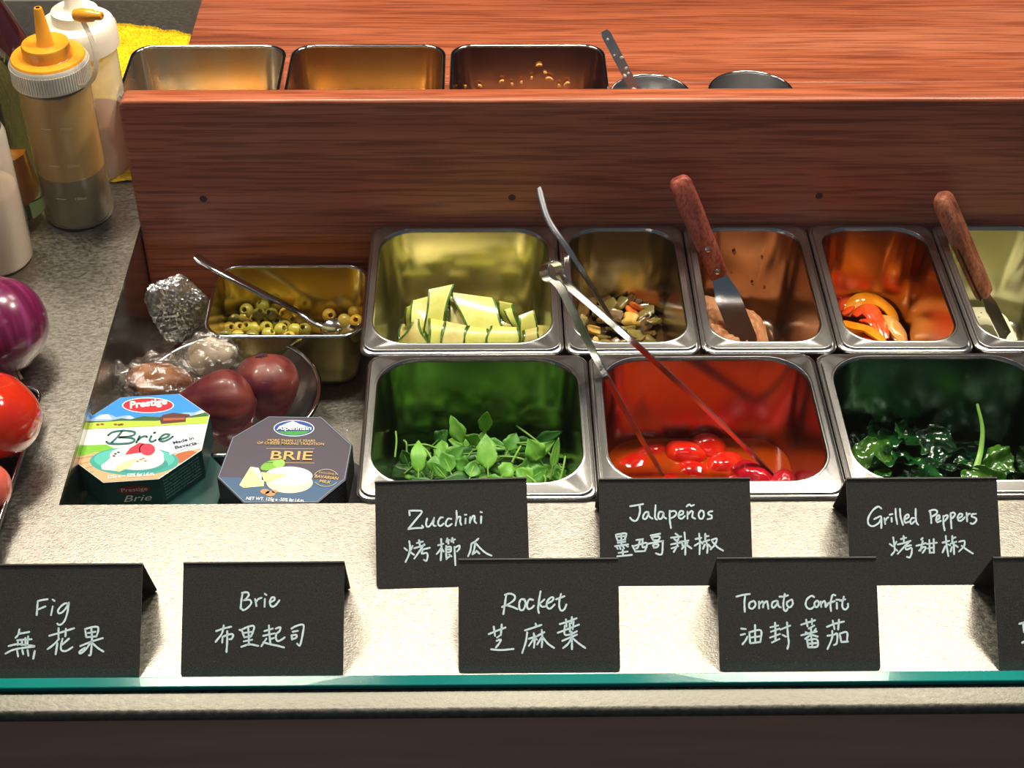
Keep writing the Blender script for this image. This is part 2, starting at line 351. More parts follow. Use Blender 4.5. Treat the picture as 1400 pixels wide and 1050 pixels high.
def vat(cx, cy, w, d, h, ztop, label, rz=0, loc=None, rcn=.020, taper=.010, bm=None):
    t = thing('rolled_rim_container', label, 'container', (cx, cy, ztop-h))
    def L(ww, dd, r, zz):
        M_ = Rz(rz); return [Vector((cx, cy, 0)) + M_ @ p for p in rrect(0, 0, ww, dd, r, zz, 8)]
    a = .0016; rim = MB(); lo = []
    for k in range(9):
        an = 2*pi*k/8; lo.append(L(w-2*a+2*a*cos(an), d-2*a+2*a*cos(an), rcn, ztop-a+a*sin(an)))
    rim.loft(lo); obj('rolled_rim', rim, STEEL_POL, t, ang=80)
    b = MB(); q = .6
    lo = [L(w-.004, d-.004, rcn, ztop-.001), L(w-.004-taper*q, d-.004-taper*q, rcn, ztop-h*q), L(w-.006-taper, d-.006-taper, rcn, ztop-h+.010), L(w-.009-taper, d-.009-taper, rcn-.002, ztop-h+.003), L(w-.018-taper, d-.018-taper, rcn-.005, ztop-h+.0002)]
    b.loft(lo, False, True); obj('basin', b, bm or STEEL_SAT, t, ang=60)
    return t
vat(-.1745, 1.0745, .136, .103, .063, -.036, 'steel container of green olive rings in the well, with a spoon in it', bm=film('olive', (.62, .50, .20), (.52, .40, .14)))  # basin steel tinted in two close olive tones
rvl = ['empty rolled-rim steel container on the table, beside the yellow towel', 'empty rolled-rim steel container, middle one of three behind the board', 'rolled-rim steel container with yellow shreds, rightmost of three behind the board']
VAT_TINTS = [mat('vat_tint_%d' % i, a_, .24, 1, base2=b_, scale=(14, 14, 14), detail=3, ramp=(.4, .6)) for i, (a_, b_) in enumerate((((.62, .60, .56, 1), (.62, .42, .20, 1)), ((.52, .30, .10, 1), (.60, .40, .18, 1)), ((.26, .13, .07, 1), (.36, .20, .12, 1))))]  # basin steel mottled grey one tint per vat
for i in range(3):
    vat(-.2588+i*.1475, 1.2590, .1435, .110, .0675, .080, rvl[i], bm=VAT_TINTS[i])

def cup(cx, cy, r, ztop, zb, label):
    t = thing('steel_cup', label, 'cup', (cx, cy, zb))
    a = .0013
    rim = MB().lathe([(r-a+a*cos(2*pi*k/8), ztop-a+a*sin(2*pi*k/8)) for k in range(9)], (cx, cy, 0), 40); obj('rolled_rim', rim, STEEL_POL, t, ang=80)
    b = MB().lathe([(r-.002, ztop-.001), (r-.004, zb+.02), (r-.007, zb+.008), (r-.014, zb+.001)], (cx, cy, 0), 40, False, True); obj('basin', b, STEEL_SAT, t)
    return t
c1 = at(885, 100, .078); c2 = at(1020, 96, .078)
cup(c1.x, c1.y-.037, .037, .078, TZ+.0003, 'small round steel cup behind the board with a smeared metal strip in it')
cup(c2.x, c2.y-.038, .039, .078, TZ+.0003, 'small round empty steel cup behind the board, rightmost')

# fig bowl
BW = thing('fig_bowl', 'wide round polished steel bowl of figs in the well', 'bowl', (-.2147, .9666, FZ))
a = .0021; rr_ = .0768; zt_ = -.048
obj('rolled_rim', MB().lathe([(rr_-a+a*cos(2*pi*k/8), zt_-a+a*sin(2*pi*k/8)) for k in range(9)], (-.2147, .9666, 0), 64), STEEL_POL, BW, ang=80)
obj('bowl_body', MB().lathe([(rr_-.002, zt_-.001), (rr_-.006, zt_-.012), (rr_-.016, zt_-.030), (rr_-.030, zt_-.044), (rr_-.045, FZ+.0008)], (-.2147, .9666, 0), 64, False, True), STEEL_POL, BW)
TEXT = {
 'fig': [
  "371,491 369,458 367,404|371,492 400,499 432,503|370,438 394,447 420,458|465,501 477,492|467,457 458,403|565,471 547,477 518,457 501,430 509,414 530,422 551,446 567,479|568,480 563,428 550,377 533,350 512,341 500,349",
  "261,314 255,282 239,262|262,287 291,292 324,298|250,246 293,250 340,252|255,243 254,217|281,248 280,216|301,260 305,214|318,270 316,213|197,210 251,222 309,216 360,209|180,163 223,185 288,198 360,205|252,181 260,145|285,184 292,159|318,184 325,149|364,178 356,130",
  "452,273 517,291 607,319|509,320 511,258|556,316 554,269|515,254 483,219 445,189|505,226 497,157|577,254 538,218|537,254 528,204 536,179 565,178 601,200",
  "678,311 687,264|677,313 720,325 756,326 761,303 751,266|696,288 743,296|689,262 751,267|717,314 723,253 719,156 708,149|651,207 723,235 792,256|716,231 688,188 653,160 649,174 681,196|723,230 761,195 798,172",
 ],
 'brie': [
  "382,527 375,480 372,432|378,531 410,535 422,518 403,491 391,484|391,484 427,487 439,467 420,440 392,422 376,432|463,491 472,447|467,471 483,491 503,499|525,491 524,443|524,524 534,517|563,471 587,486 583,502 567,498 557,471 568,444 592,450 618,482",
  "219,291 263,306 314,318|266,326 255,275 217,224|260,255 259,219|260,255 303,270 327,268 320,243 304,239|289,290 290,219 287,160",
  "367,298 383,290 397,254|379,298 422,317 458,321 455,289 439,254|395,278 447,285|399,250 443,258|422,309 427,258 428,203|396,225 448,235|381,191 432,206 488,196",
  "526,289 578,304|554,324 557,265|519,259 591,274|559,257 565,209|567,239 587,245|539,241 508,194|520,218 568,205 608,197 652,185|598,304 626,312 622,288 601,272|603,272 599,249 611,225 639,236 655,248",
  "698,303 726,319 773,326 770,271 759,216 751,196 735,208|706,283 738,289|699,257 703,234|698,260 730,263 727,244 703,238",
 ],
 'zuc': [
  "231,492 229,522|229,522 271,522 315,514 275,463 219,398|219,398 268,404 318,405 313,420|349,466 341,437 345,414 363,414 383,441 396,467|396,470 390,435 392,418 405,415|455,471 438,469 423,444 425,422 439,414 459,429|512,459 492,462 477,443 474,421 489,410 514,425|548,513 549,466 540,414|544,446 559,470 574,470 571,440 578,418|609,459 606,425|605,485 614,485|641,468 637,429|643,448 661,477 671,467 668,443 680,426|715,471 712,426|711,501 720,498",
  "192,271 209,256|246,284 234,260 223,243|225,317 229,277 221,228 197,178|228,245 255,225|276,303 316,312|291,322 298,275|258,269 300,280 328,289|325,294 295,251 257,200|310,258 340,264 362,269|315,255 307,231 339,235 347,215 338,183 321,189",
  "419,284 454,293|440,326 441,261 434,183|436,262 423,242 408,226|443,261 455,241|482,329 476,305|479,315 496,317|488,314 488,292|516,331 509,306|514,318 533,320|519,313 523,299|473,270 503,271 502,240 475,236|473,278 472,231 473,189|477,254 500,255|474,192 499,211|491,221 507,207|527,269 529,259 532,148|530,264 562,278 561,258 546,239",
  "692,321 671,304 644,288|644,288 635,241 619,205|669,297 663,255 649,216|649,216 674,233 684,235|677,240 696,220|671,294 700,259 738,224 777,204",
 ],
 'jal': [
  "210,538 253,544 298,552|274,544 276,501 263,459 245,438 221,445 209,460|333,498 312,495 297,471 299,453 317,453 333,483|333,495 339,468 360,453|383,543 379,501 378,459 390,446|430,497 409,498 399,470 405,452 423,455 436,488|436,491 438,464 453,453|478,506 477,446 484,389|481,500 512,503 523,485 505,464 483,455|538,473 565,482 569,500 551,503 538,479 541,458 559,451 580,469|599,499 598,451|602,478 623,502 635,496 631,463 649,451|594,534 612,548 624,538 643,544|687,505 674,481 680,454 698,451 710,475 705,502 687,505|768,501 744,495 741,480 761,471 761,453 734,447",
  "110,337 119,310|110,346 171,355 180,343 167,313|119,331 174,337|122,304 173,313|145,349 147,271|122,291 173,298|103,268 191,280|115,262 120,250|136,262 139,249|157,265 163,253|178,271 190,265|126,223 187,232|154,244 156,208|117,200 216,209",
  "248,309 293,315|220,271 238,235|229,268 272,279 320,288 304,234|238,232 304,234|272,309 259,261 244,252|290,312 289,261 308,264",
  "345,339 409,350|351,327 363,306|357,327 405,332 396,308 363,306|320,282 368,291 429,302|359,273 367,255|362,276 395,281 389,261 368,258|426,302 424,248 418,215 403,210 379,219",
  "514,350 532,337|483,323 553,331|504,317 513,305|535,325 531,307|482,278 555,292|485,251 530,266|522,308 524,272 499,227|575,358 579,283 577,208|543,295 600,304|558,289 560,268|594,295 591,277|575,271 554,247|582,277 620,250",
  "649,313 688,321|674,349 678,283 673,211|675,289 642,268|684,295 696,282|716,348 715,309|715,330 737,333|702,294 742,306|721,300 729,258 725,219|711,276 698,247|735,276 750,258|757,306 793,315 780,276 749,243|763,294 795,258 833,234",
 ],
 'gp': [
  "231,519 210,532 173,508 140,457 139,415 168,399 208,420 225,447|179,447 204,459 228,462 225,387|249,453 253,414|251,432 267,453 277,459|298,456 298,429|286,477 305,481|328,516 328,468 335,413|358,516 360,461 374,407|385,443 413,458 414,476 398,473 385,449 390,422 414,428|458,452 437,452 424,431 432,413 454,431|465,515 463,461 466,425 477,408|563,496 567,454 567,418|557,499 585,508 609,502 605,481 570,460|600,436 624,451 625,469 613,469 601,445 608,424 633,433|652,466 650,411 656,369|655,463 677,471 682,459 660,432|702,480 702,429 703,381|702,483 723,489 732,474 712,450|749,447 777,462 780,477 765,480 749,459 754,434 775,435 797,456|811,486 812,453 812,428|813,459 823,477 835,480|875,479 850,476 846,461 873,449 872,428 850,411 835,416",
  "278,279 298,263|324,293 314,275|303,323 308,275 309,233 286,204|312,245 327,233|355,311 391,320|374,332 375,287|332,275 374,284 420,299|411,293 373,257 329,212|379,260 422,269|382,257 391,239 424,251 423,215 409,188 391,191",
  "503,317 493,307|458,265 495,274 522,283|503,298 495,268 484,232|475,232 506,256 521,250 498,217|531,277 598,285|548,304 547,220|578,310 575,217|536,247 575,253|546,217 577,220",
  "637,285 683,297|661,330 664,267 672,195|654,261 634,219|676,273 688,267|706,330 704,291|705,312 727,321|694,279 731,291|713,285 712,207|699,255 689,225|724,267 739,255|750,291 786,296 781,260 746,225|766,263 801,236 839,211",
 ],
 'rock': [
  "307,501 298,443 287,374|298,496 331,504 360,490 357,464 320,437 279,419|309,430 346,419 378,405|424,466 400,466 389,437 394,402 416,402 430,437 424,466|478,463 454,466 440,437 445,407 467,410 483,426|527,516 515,452 510,404 515,380|551,465 518,436|518,439 534,420 555,420|566,438 599,454 610,473 594,478 569,452 566,420 587,406 617,433|658,499 647,456 647,414 660,393 679,403 692,432|626,465 653,475 680,485",
  "193,248 238,266 300,289|225,295 233,237|276,308 273,268 270,242|262,237 246,226|243,205 270,213 259,189 238,163|208,152 270,147 350,153",
  "493,312 498,296|425,270 474,285 530,304|439,257 430,199 406,128|449,217 500,232|481,251 486,209 481,161|478,214 449,172|489,219 500,211|505,235 548,258|532,272 535,219 531,164|529,224 502,180|537,227 569,187 609,158",
  "648,308 699,323 756,344|688,337 691,292|726,352 723,313|634,253 698,276 771,304|680,297 679,242 719,244 757,262|712,313 712,260|737,323 731,276|663,202 714,223 757,241|722,260 724,207 724,149|719,212 697,181 668,157|730,218 767,186 809,156",
 ],
 'tom': [
  "120,478 163,489 206,494|177,489 170,438 171,382|224,449 204,438 200,410 220,401 241,423 236,446 224,449|264,446 264,403|267,429 284,446 293,440 289,409|292,429 313,448 319,437 323,400|379,451 353,442 346,417 358,406 381,431 385,448|385,445 389,417 403,408|432,493 421,436 423,394 437,385 446,399|397,476 426,477 452,484|465,453 444,439 447,416 463,408 481,430 477,456 465,453|620,472 603,480 574,458 564,424 578,401 600,398 624,418|637,449 622,435 624,412 638,409 650,429 645,446 637,449|662,443 664,409|665,429 682,446 691,437 692,409 707,426|758,482 741,485 732,462 724,423 726,383|708,431 751,445|765,434 765,397|763,454 783,454|812,473 802,439 801,405 818,391 836,408 837,428|786,448 820,456",
  "145,275 173,272|141,235 167,241|183,224 171,201 150,176|196,252 199,184|196,252 270,263 265,190|202,182 265,190|234,297 232,184|200,218 266,226",
  "333,282 382,293|363,310 364,267|335,254 390,273|328,217 392,239|364,267 362,200|339,186 388,208|396,267 459,292|440,312 443,233 447,183 437,146|409,233 431,222",
  "531,297 621,325|564,328 571,286|601,333 600,300|614,291 579,272|529,230 629,254|593,277 593,204|558,249 572,241|624,271 612,254|589,232 553,207|597,232 634,221|565,199 571,154|565,199 627,204 629,159 571,154|569,176 627,181|596,198 597,156",
  "696,282 745,301 806,315|735,321 744,268|775,327 767,265|697,226 737,231 760,239 755,180 737,167|729,256 725,209 694,142|777,231 784,186|777,239 823,247 821,191|784,186 827,188",
 ],
 'last': [
  "146,300 196,314|170,306 172,248|157,180 196,200",
 ],
}
# ---------------------------------------------------------------- text and flat print helpers
def text_obj(s, org, ux, uy, size, material, parent, name='lettering', width=None, bold=0.0, shear=0.0, off=.00025, align='LEFT', thick=.00006):
    ux = Vector(ux).normalized(); uy = Vector(uy); uy = (uy-ux*uy.dot(ux)).normalized(); nz = ux.cross(uy)
    c = bpy.data.curves.new('t', 'FONT'); c.body = s; c.size = 1; c.offset = bold; c.shear = shear; c.align_x = align; c.resolution_u = 3
    to = bpy.data.objects.new('t', c); COL.objects.link(to); bpy.context.view_layer.update()
    me = bpy.data.meshes.new_from_object(to.evaluated_get(bpy.context.evaluated_depsgraph_get()))
    vs = [v.co.copy() for v in me.vertices]; fs = [tuple(p.vertices) for p in me.polygons]
    bpy.data.objects.remove(to); bpy.data.curves.remove(c); bpy.data.meshes.remove(me)
    if not vs: return None
    w = max(v.x for v in vs)-min(v.x for v in vs); kx = size if width is None else width/w
    mb = MB(); mb.add([Vector(org)+ux*(v.x*kx)+uy*(v.y*size)+nz*off for v in vs], fs)
    return obj(name, mb, material, parent, smooth=False)
def ribbon(mb, P, O, U, V, N, half, off):
    P = [Vector((a, b)) for a, b in P]; n = len(P)
    Pc = [Vector(q).to_2d() for q in catmull([Vector((p.x, p.y, 0)) for p in P], 4)] if n > 2 else P
    base = len(mb.v); m = len(Pc); A = []
    for i, p in enumerate(Pc):
        t = (Pc[min(i+1, m-1)]-Pc[max(i-1, 0)]); t = t.normalized() if t.length > 1e-9 else Vector((1, 0)); q = Vector((-t.y, t.x))
        wv = half*(1+.12*sin(i*1.7+p.x*900))
        A.append((p+q*wv, p-q*wv))
    tp = lambda v: O+U*v.x+V*v.y+N*off
    vs = []; fs = []
    for a, b in A: vs += [tp(a), tp(b)]
    for i in range(m-1): fs.append((2*i, 2*i+1, 2*i+3, 2*i+2))
    mb.add(vs, fs)
    for p in (Pc[0], Pc[-1]):
        mb.add([tp(p+Vector((cos(a), sin(a)))*half) for a in [2*pi*k/8 for k in range(8)]], [tuple(range(8))])

# ---------------------------------------------------------------- cards
def card(key, O, ang, label, txt):
    w, run, h, rear, th = .103, .055, .047, .0735, .0006
    U = Vector((cos(ang), sin(ang), 0)); B = Vector((-sin(ang), cos(ang), 0)); O = Vector(O)
    t = thing('name_card', label, 'card', O+U*w/2+B*.03, 'black tent cards with pale handwriting')
    V = (B*run+Vector((0, 0, h))); L = V.length; V.normalize(); N = U.cross(V)
    def panel(P0, P1, n, r=.003):     # bottom edge with round corners, P1 = ridge
        d_ = (P1-P0).normalized(); l = (P1-P0).length; pts = []
        for k in range(5): a = radians(180+90*k/4); pts.append((r+r*cos(a), r+r*sin(a)))
        for k in range(5): a = radians(270+90*k/4); pts.append((w-r+r*cos(a), r+r*sin(a)))
        pts += [(w, l), (0, l)]
        P = [P0+U*a+d_*b for a, b in pts]
        return MB().loft([P, [p-n*th for p in P]], True, True)
    ridge = O+B*run+Vector((0, 0, h))
    obj('front_panel', panel(O, ridge, N), CARD, t, smooth=False)
    e = O+B*rear; d2 = (ridge-e).normalized(); n2 = d2.cross(U)
    obj('rear_flap', panel(e, ridge, -U.cross(d2) if False else n2*-1), CARD, t, smooth=False)
    obj('fold', MB().tube([ridge+V*-.0003, ridge+U*w+V*-.0003], .0010, 10), plain('fold_'+key, (.030, .029, .027, 1), .34), t)['label'] = 'slightly shiny folded top edge'
    mb = MB()
    for line in txt:
        for st in line.split('|'):
            P = [tuple(float(q)*1e-4 for q in a.split(',')) for a in st.split()]
            ribbon(mb, P, O, U, V, N, .00062, .00025)
    if key == 'last': pass
    o = obj('handwriting', mb, CHALK, t, smooth=False); o['label'] = 'pale blue-white marker handwriting'
    return t
CW = .103
card('fig', (-.2235-CW, .6325, 0), 0, 'black tent card reading Fig, leftmost in the front row', TEXT['fig'])
card('brie', (-.1974, .6330, 0), 0, 'black tent card reading Brie, front row', TEXT['brie'])
card('rock', (-.0211, .6345, 0), 0, 'black tent card reading Rocket, front row centre', TEXT['rock'])
card('tom', (.1455, .634, 0), 0, 'black tent card reading Tomato Confit, front row', TEXT['tom'])
card('last', (.3243, .633, 0), 0, 'black tent card cut off by the right edge of the picture', TEXT['last'])
card('zuc', (-.077, .7065, 0), atan2(.003, .0998), 'black tent card reading Zucchini, slightly turned, back row', TEXT['zuc'])
card('jal', (.0735, .708, 0), 0, 'black tent card reading Jalapenos, back row centre', TEXT['jal'])
card('gp', (.2422, .707, 0), 0, 'black tent card reading Grilled Peppers, back row right', TEXT['gp'])

# ---------------------------------------------------------------- cheese boxes
def clip(poly, cl):
    out = poly
    n = len(cl); area2 = sum(cl[i][0]*cl[(i+1) % n][1]-cl[(i+1) % n][0]*cl[i][1] for i in range(n)); s = 1 if area2 > 0 else -1
    for i in range(n):
        a, b = cl[i], cl[(i+1) % n]; inp = out; out = []
        f = lambda p: s*((b[0]-a[0])*(p[1]-a[1])-(b[1]-a[1])*(p[0]-a[0]))
        for j in range(len(inp)):
            p, q = inp[j-1], inp[j]; fp, fq = f(p), f(q)
            if fp*fq < 0: k = fp/(fp-fq); out.append((p[0]+(q[0]-p[0])*k, p[1]+(q[1]-p[1])*k))
            if fq >= 0: out.append(q)
        if not out: return []
    return out
def c6(x, y): return (90+x/3.4146, 520+y/3.4146)
TOPZ = -.0145; TH = .0285
PRN = {}
def pm(r, g, b, rough=.38):
    k = (r, g, b)
    if k not in PRN: PRN[k] = mat('print_%d_%d_%d' % k, rgb(r, g, b), rough, 0, coat=.25)
    return PRN[k]
def octbox(name, V, ztop, label, side, top, group=None, inset=.0012):
    c = sum(V, Vector((0, 0, 0)))/8
    t = thing(name, label, 'cheese box', (c.x, c.y, ztop-TH), group)
    base = MB().prism([Vector((c.x+(v.x-c.x)*.985, c.y+(v.y-c.y)*.985, ztop-TH)) for v in V], .012); obj('box_base', base, side, t, smooth=False)
    lid = MB().prism([Vector((v.x, v.y, ztop-TH+.0035)) for v in V], TH-.0035); o = obj('lid', lid, [side, top], t, smooth=False)
    for p in o.data.polygons:
        if p.normal.z > .9: p.material_index = 1
    bevel(o, .0006, 2)
    return t, c
def regoct(c, R, a0): return [Vector((c[0]+R*cos(a0+k*pi/4), c[1]+R*sin(a0+k*pi/4), 0)) for k in range(8)]
V1 = [at(*q, TOPZ) for q in [(245, 538), (287, 567), (276, 615), (217, 655), (141, 660), (97, 627), (112, 577), (165, 543)]]
V2 = [at(*q, TOPZ) for q in [(367, 569), (440, 570), (482, 608), (473, 656), (434, 688), (333, 688.5), (296.5, 653), (317, 598)]]
GREEN = mat('dark_green_carton', rgb(14, 62, 60), .45, base2=rgb(18, 70, 66), scale=(60, 60, 60)); NAVY = mat('dark_navy_carton', rgb(34, 34, 46), .45, base2=rgb(40, 42, 56), scale=(60, 60, 60))
b1, C1 = octbox('cheese_box', V1, TOPZ, 'green octagonal brie box with an alpine meadow and a plate of cheese on its lid', GREEN, pm(250, 252, 248))
b2, C2 = octbox('cheese_box', V2, TOPZ, 'dark purple and blue octagonal brie box with gold lettering', NAVY, pm(74, 66, 80))
for cc, a0, lv, lab, s_ in (((-.2535, .850), .30, 1, 'dark green octagonal box directly under the meadow brie box', GREEN), ((-.2505, .8475), .42, 2, 'dark green octagonal box lowest under the meadow brie box', GREEN),
                        ((-.1475, .8485), .36, 1, 'dark octagonal box directly under the purple brie box', NAVY), ((-.1455, .8465), .44, 2, 'dark octagonal box lowest under the purple brie box', NAVY)):
    octbox('cheese_box', regoct(cc, .0545 if lv == 1 else .054, a0), TOPZ-lv*TH, lab, s_, s_)

def decal(par, V, pts, material, name, layer, raw=False):
    P = [at(*c6(*q), TOPZ) for q in pts]; P = clip([(p.x, p.y) for p in P], [(C_.x, C_.y) for C_ in V])
    if len(P) < 3: return
    z = TOPZ+.00003*layer+.00008
    mb = MB().add([Vector((a, b, z)) for a, b in P], [tuple(range(len(P)))]); return obj(name, mb, material, par, smooth=False)
def ell(cx, cy, rx, ry, n=36, rot=0):
    return [(cx+rx*cos(2*pi*k/n)*cos(rot)-ry*sin(2*pi*k/n)*sin(rot), cy+rx*cos(2*pi*k/n)*sin(rot)+ry*sin(2*pi*k/n)*cos(rot)) for k in range(n)]
# shrink clip polygons a touch so the white carton edge shows
def shrink(V, k=.985):
    c = sum(V, Vector())/8; return [c+(v-c)*k for v in V]
S1, S2 = shrink(V1, .988), shrink(V2, .975)
decal(b1, S1, [(0, 40), (700, 40), (700, 175), (0, 200)], pm(48, 140, 226), 'printed_sky', 1)
decal(b1, S1, [(60, 195), (90, 175), (120, 182), (160, 160), (200, 158), (235, 172), (290, 163), (330, 178), (430, 175), (560, 150), (600, 150), (640, 135), (700, 150), (700, 200), (60, 210)], pm(150, 178, 222), 'printed_mountains', 2)
decal(b1, S1, [(140, 180), (170, 163), (195, 160), (215, 180)], pm(236, 242, 250), 'printed_snow', 3)
decal(b1, S1, [(280, 178), (300, 165), (320, 180)], pm(236, 242, 250), 'printed_snow', 3)
decal(b1, S1, [(600, 160), (640, 138), (665, 150), (640, 165)], pm(236, 242, 250), 'printed_snow', 3)
decal(b1, S1, [(60, 192), (200, 190), (260, 178), (300, 183), (360, 168), (440, 172), (440, 200), (60, 208)], pm(48, 92, 44), 'printed_trees', 4)
decal(b1, S1, [(580, 168), (650, 150), (700, 152), (700, 185), (580, 190)], pm(58, 100, 48), 'printed_trees', 4)
decal(b1, S1, [(40, 203), (260, 190), (420, 190), (700, 165), (700, 200), (400, 215), (40, 232)], pm(176, 200, 66), 'printed_meadow', 5)
decal(b1, S1, [(430, 182), (455, 162), (500, 152), (575, 160), (585, 172), (560, 176), (560, 195), (445, 205), (440, 188)], pm(92, 46, 34), 'printed_chalet', 6)
decal(b1, S1, [(455, 178), (555, 175), (555, 184), (455, 190)], pm(176, 84, 50), 'printed_chalet_wall', 7)
for x, y in ((150, 208), (170, 206), (232, 207), (250, 209), (262, 207)): decal(b1, S1, ell(x, y, 9, 5, 10), pm(150, 70, 36), 'printed_cow', 7)
decal(b1, S1, [(20, 305), (190, 300), (250, 330), (250, 372), (20, 372)], pm(120, 186, 50), 'printed_grass', 2)
decal(b1, S1, [(15, 372), (140, 335), (500, 345), (620, 318), (700, 322), (560, 420), (430, 480), (150, 490)], pm(206, 168, 124), 'printed_table', 3)
for k in range(4): decal(b1, S1, [(20+22*k, 372+22*k), (130, 352+24*k), (132, 355+24*k), (22+22*k, 376+22*k)], pm(168, 126, 88), 'printed_plank_line', 4)
decal(b1, S1, ell(560, 358, 60, 26, rot=-.2), pm(184, 96, 50), 'printed_bread', 4)
decal(b1, S1, ell(320, 378, 208, 66), pm(52, 160, 150), 'printed_plate', 5)
decal(b1, S1, ell(320, 370, 188, 54), pm(84, 186, 172), 'printed_plate_rim', 6)
decal(b1, S1, ell(328, 392, 150, 40), pm(46, 146, 138), 'printed_plate_well', 7)
decal(b1, S1, ell(332, 372, 128, 48), pm(222, 222, 218), 'printed_cheese_side', 8)
decal(b1, S1, ell(332, 350, 126, 40), pm(250, 248, 240), 'printed_cheese_top', 9)
decal(b1, S1, [(165, 400), (205, 368), (275, 372), (240, 425), (170, 418)], pm(248, 246, 238), 'printed_cheese_wedge', 10)
decal(b1, S1, [(225, 425), (240, 398), (335, 360), (300, 408), (250, 428)], pm(238, 216, 160), 'printed_cheese_cut', 11)
decal(b1, S1, [(275, 350), (300, 318), (345, 292), (372, 298), (350, 340)], pm(196, 42, 66), 'printed_fig_half', 12)
decal(b1, S1, ell(382, 325, 40, 32), pm(236, 214, 208), 'printed_fig_half_rim', 12)
decal(b1, S1, ell(382, 325, 35, 28), pm(208, 48, 74), 'printed_fig_flesh', 13)
for x, y in ((232, 345), (246, 338), (225, 355), (350, 372), (372, 378), (362, 366), (335, 380)): decal(b1, S1, ell(x, y, 8, 4, 8), pm(60, 60, 50) if x < 300 else pm(186, 130, 80), 'printed_seed', 14)
decal(b1, S1, ell(384, 118, 121, 36, 44), pm(252, 252, 252), 'printed_oval_border', 8)
decal(b1, S1, ell(384, 118, 116, 33, 44), pm(206, 26, 48), 'printed_oval', 9)
decal(b1, S1, [(480, 300), (520, 272), (615, 248), (648, 290), (600, 300), (485, 352)], pm(228, 234, 244), 'printed_tag', 14)
def ptext(par, s, p0, p1, hpx, material, **k):
    A = at(*c6(*p0), TOPZ); B = at(*c6(*p1), TOPZ); ux = B-A; uy = Vector((-ux.y, ux.x, 0)); q = at(*c6(p0[0], p0[1]-hpx), TOPZ); h = abs((q-A).dot(uy.normalized()))
    return text_obj(s, A, ux, uy, h/.73, material, par, 'printed_text', width=ux.length, off=k.pop('off', .00065), **k)
WHT = pm(252, 252, 252); GLD = pm(206, 170, 96); TEAL = pm(30, 104, 104)
ptext(b1, 'Prestige', (298, 133), (472, 113), 32, WHT, bold=.035)
ptext(b1, 'Made in', (502, 302), (598, 278), 15, pm(24, 30, 60), bold=.03)
ptext(b1, 'Bavaria', (510, 324), (612, 300), 15, pm(24, 30, 60), bold=.03)
ptext(b1, '125g e ~ 50% fat i.d.m.', (192, 462), (410, 446), 17, WHT, bold=.02)
def pstroke(par, strokes, material, half, layer=20):
    mb = MB()
    for st in strokes:
        P = [at(*c6(*q), TOPZ) for q in st]; ribbon(mb, [(p.x, p.y) for p in P], Vector((0, 0, 0)), Vector((1, 0, 0)), Vector((0, 1, 0)), Vector((0, 0, 1)), half, TOPZ+.0006)
    return obj('printed_script', mb, material, par, smooth=False)
pstroke(b1, [[(262, 240), (245, 262), (215, 292)], [(198, 258), (220, 243), (270, 236), (320, 242), (318, 256), (290, 264), (250, 268)], [(255, 267), (305, 270), (322, 282), (300, 294), (250, 298), (205, 296), (190, 288)],
             [(345, 262), (335, 282), (330, 292)], [(338, 280), (355, 266), (372, 262), (380, 266)], [(400, 262), (392, 280), (402, 288), (420, 280)], [(412, 247), (418, 245)],
             [(435, 278), (470, 268), (484, 256), (466, 252), (446, 264), (438, 280), (455, 286), (478, 278), (500, 264)]], TEAL, .00085)
# front side faces
def face_text(par, s, A, B, z0, size, mt, u0, wid, **k):
    A = Vector((A.x, A.y, 0)); B = Vector((B.x, B.y, 0)); ux = (B-A).normalized(); n = ux.cross(Vector((0, 0, 1)))
    return text_obj(s, A+ux*u0+Vector((0, 0, z0)), ux, Vector((0, 0, 1)), size, mt, par, 'printed_text', width=wid, off=.0005, **k)
E_, D_, C__ = V1[4], V1[3], V1[2]
fl_ = (D_-E_).length
A_, B_ = Vector((E_.x, E_.y, 0)), Vector((D_.x, D_.y, 0)); u_ = (B_-A_).normalized(); n_ = u_.cross(Vector((0, 0, 1)))
mb = MB(); cc = A_+u_*fl_*.52+n_*.0004+Vector((0, 0, TOPZ-.0085)); mb.add([cc+u_*(.0125*cos(2*pi*k/28))+Vector((0, 0, .0042*sin(2*pi*k/28))) for k in range(28)], [tuple(range(28))]); obj('printed_oval', mb, pm(120, 24, 40), b1, smooth=False)
face_text(b1, 'Prestige', E_, D_, TOPZ-.0102, .0052, pm(214, 200, 200), fl_*.52-.0095, .019)
face_text(b1, 'Brie', E_, D_, TOPZ-.0205, .0092, pm(220, 226, 222), fl_*.52-.010, .021, shear=.35)
l2 = (C__-D_).length
for k in range(7):
    face_text(b1, ['Ingredients: pasteurised milk', 'salt, lactic cultures, rennet', 'keep refrigerated 2-8 C', 'Formaggio a pasta molle', 'latte pastorizzato, sale', 'fermenti lattici, caglio', 'conservare in frigorifero'][k], D_, C__, TOPZ-.0045-.0030*k, .0021, pm(150, 184, 180), .003, l2*.82)
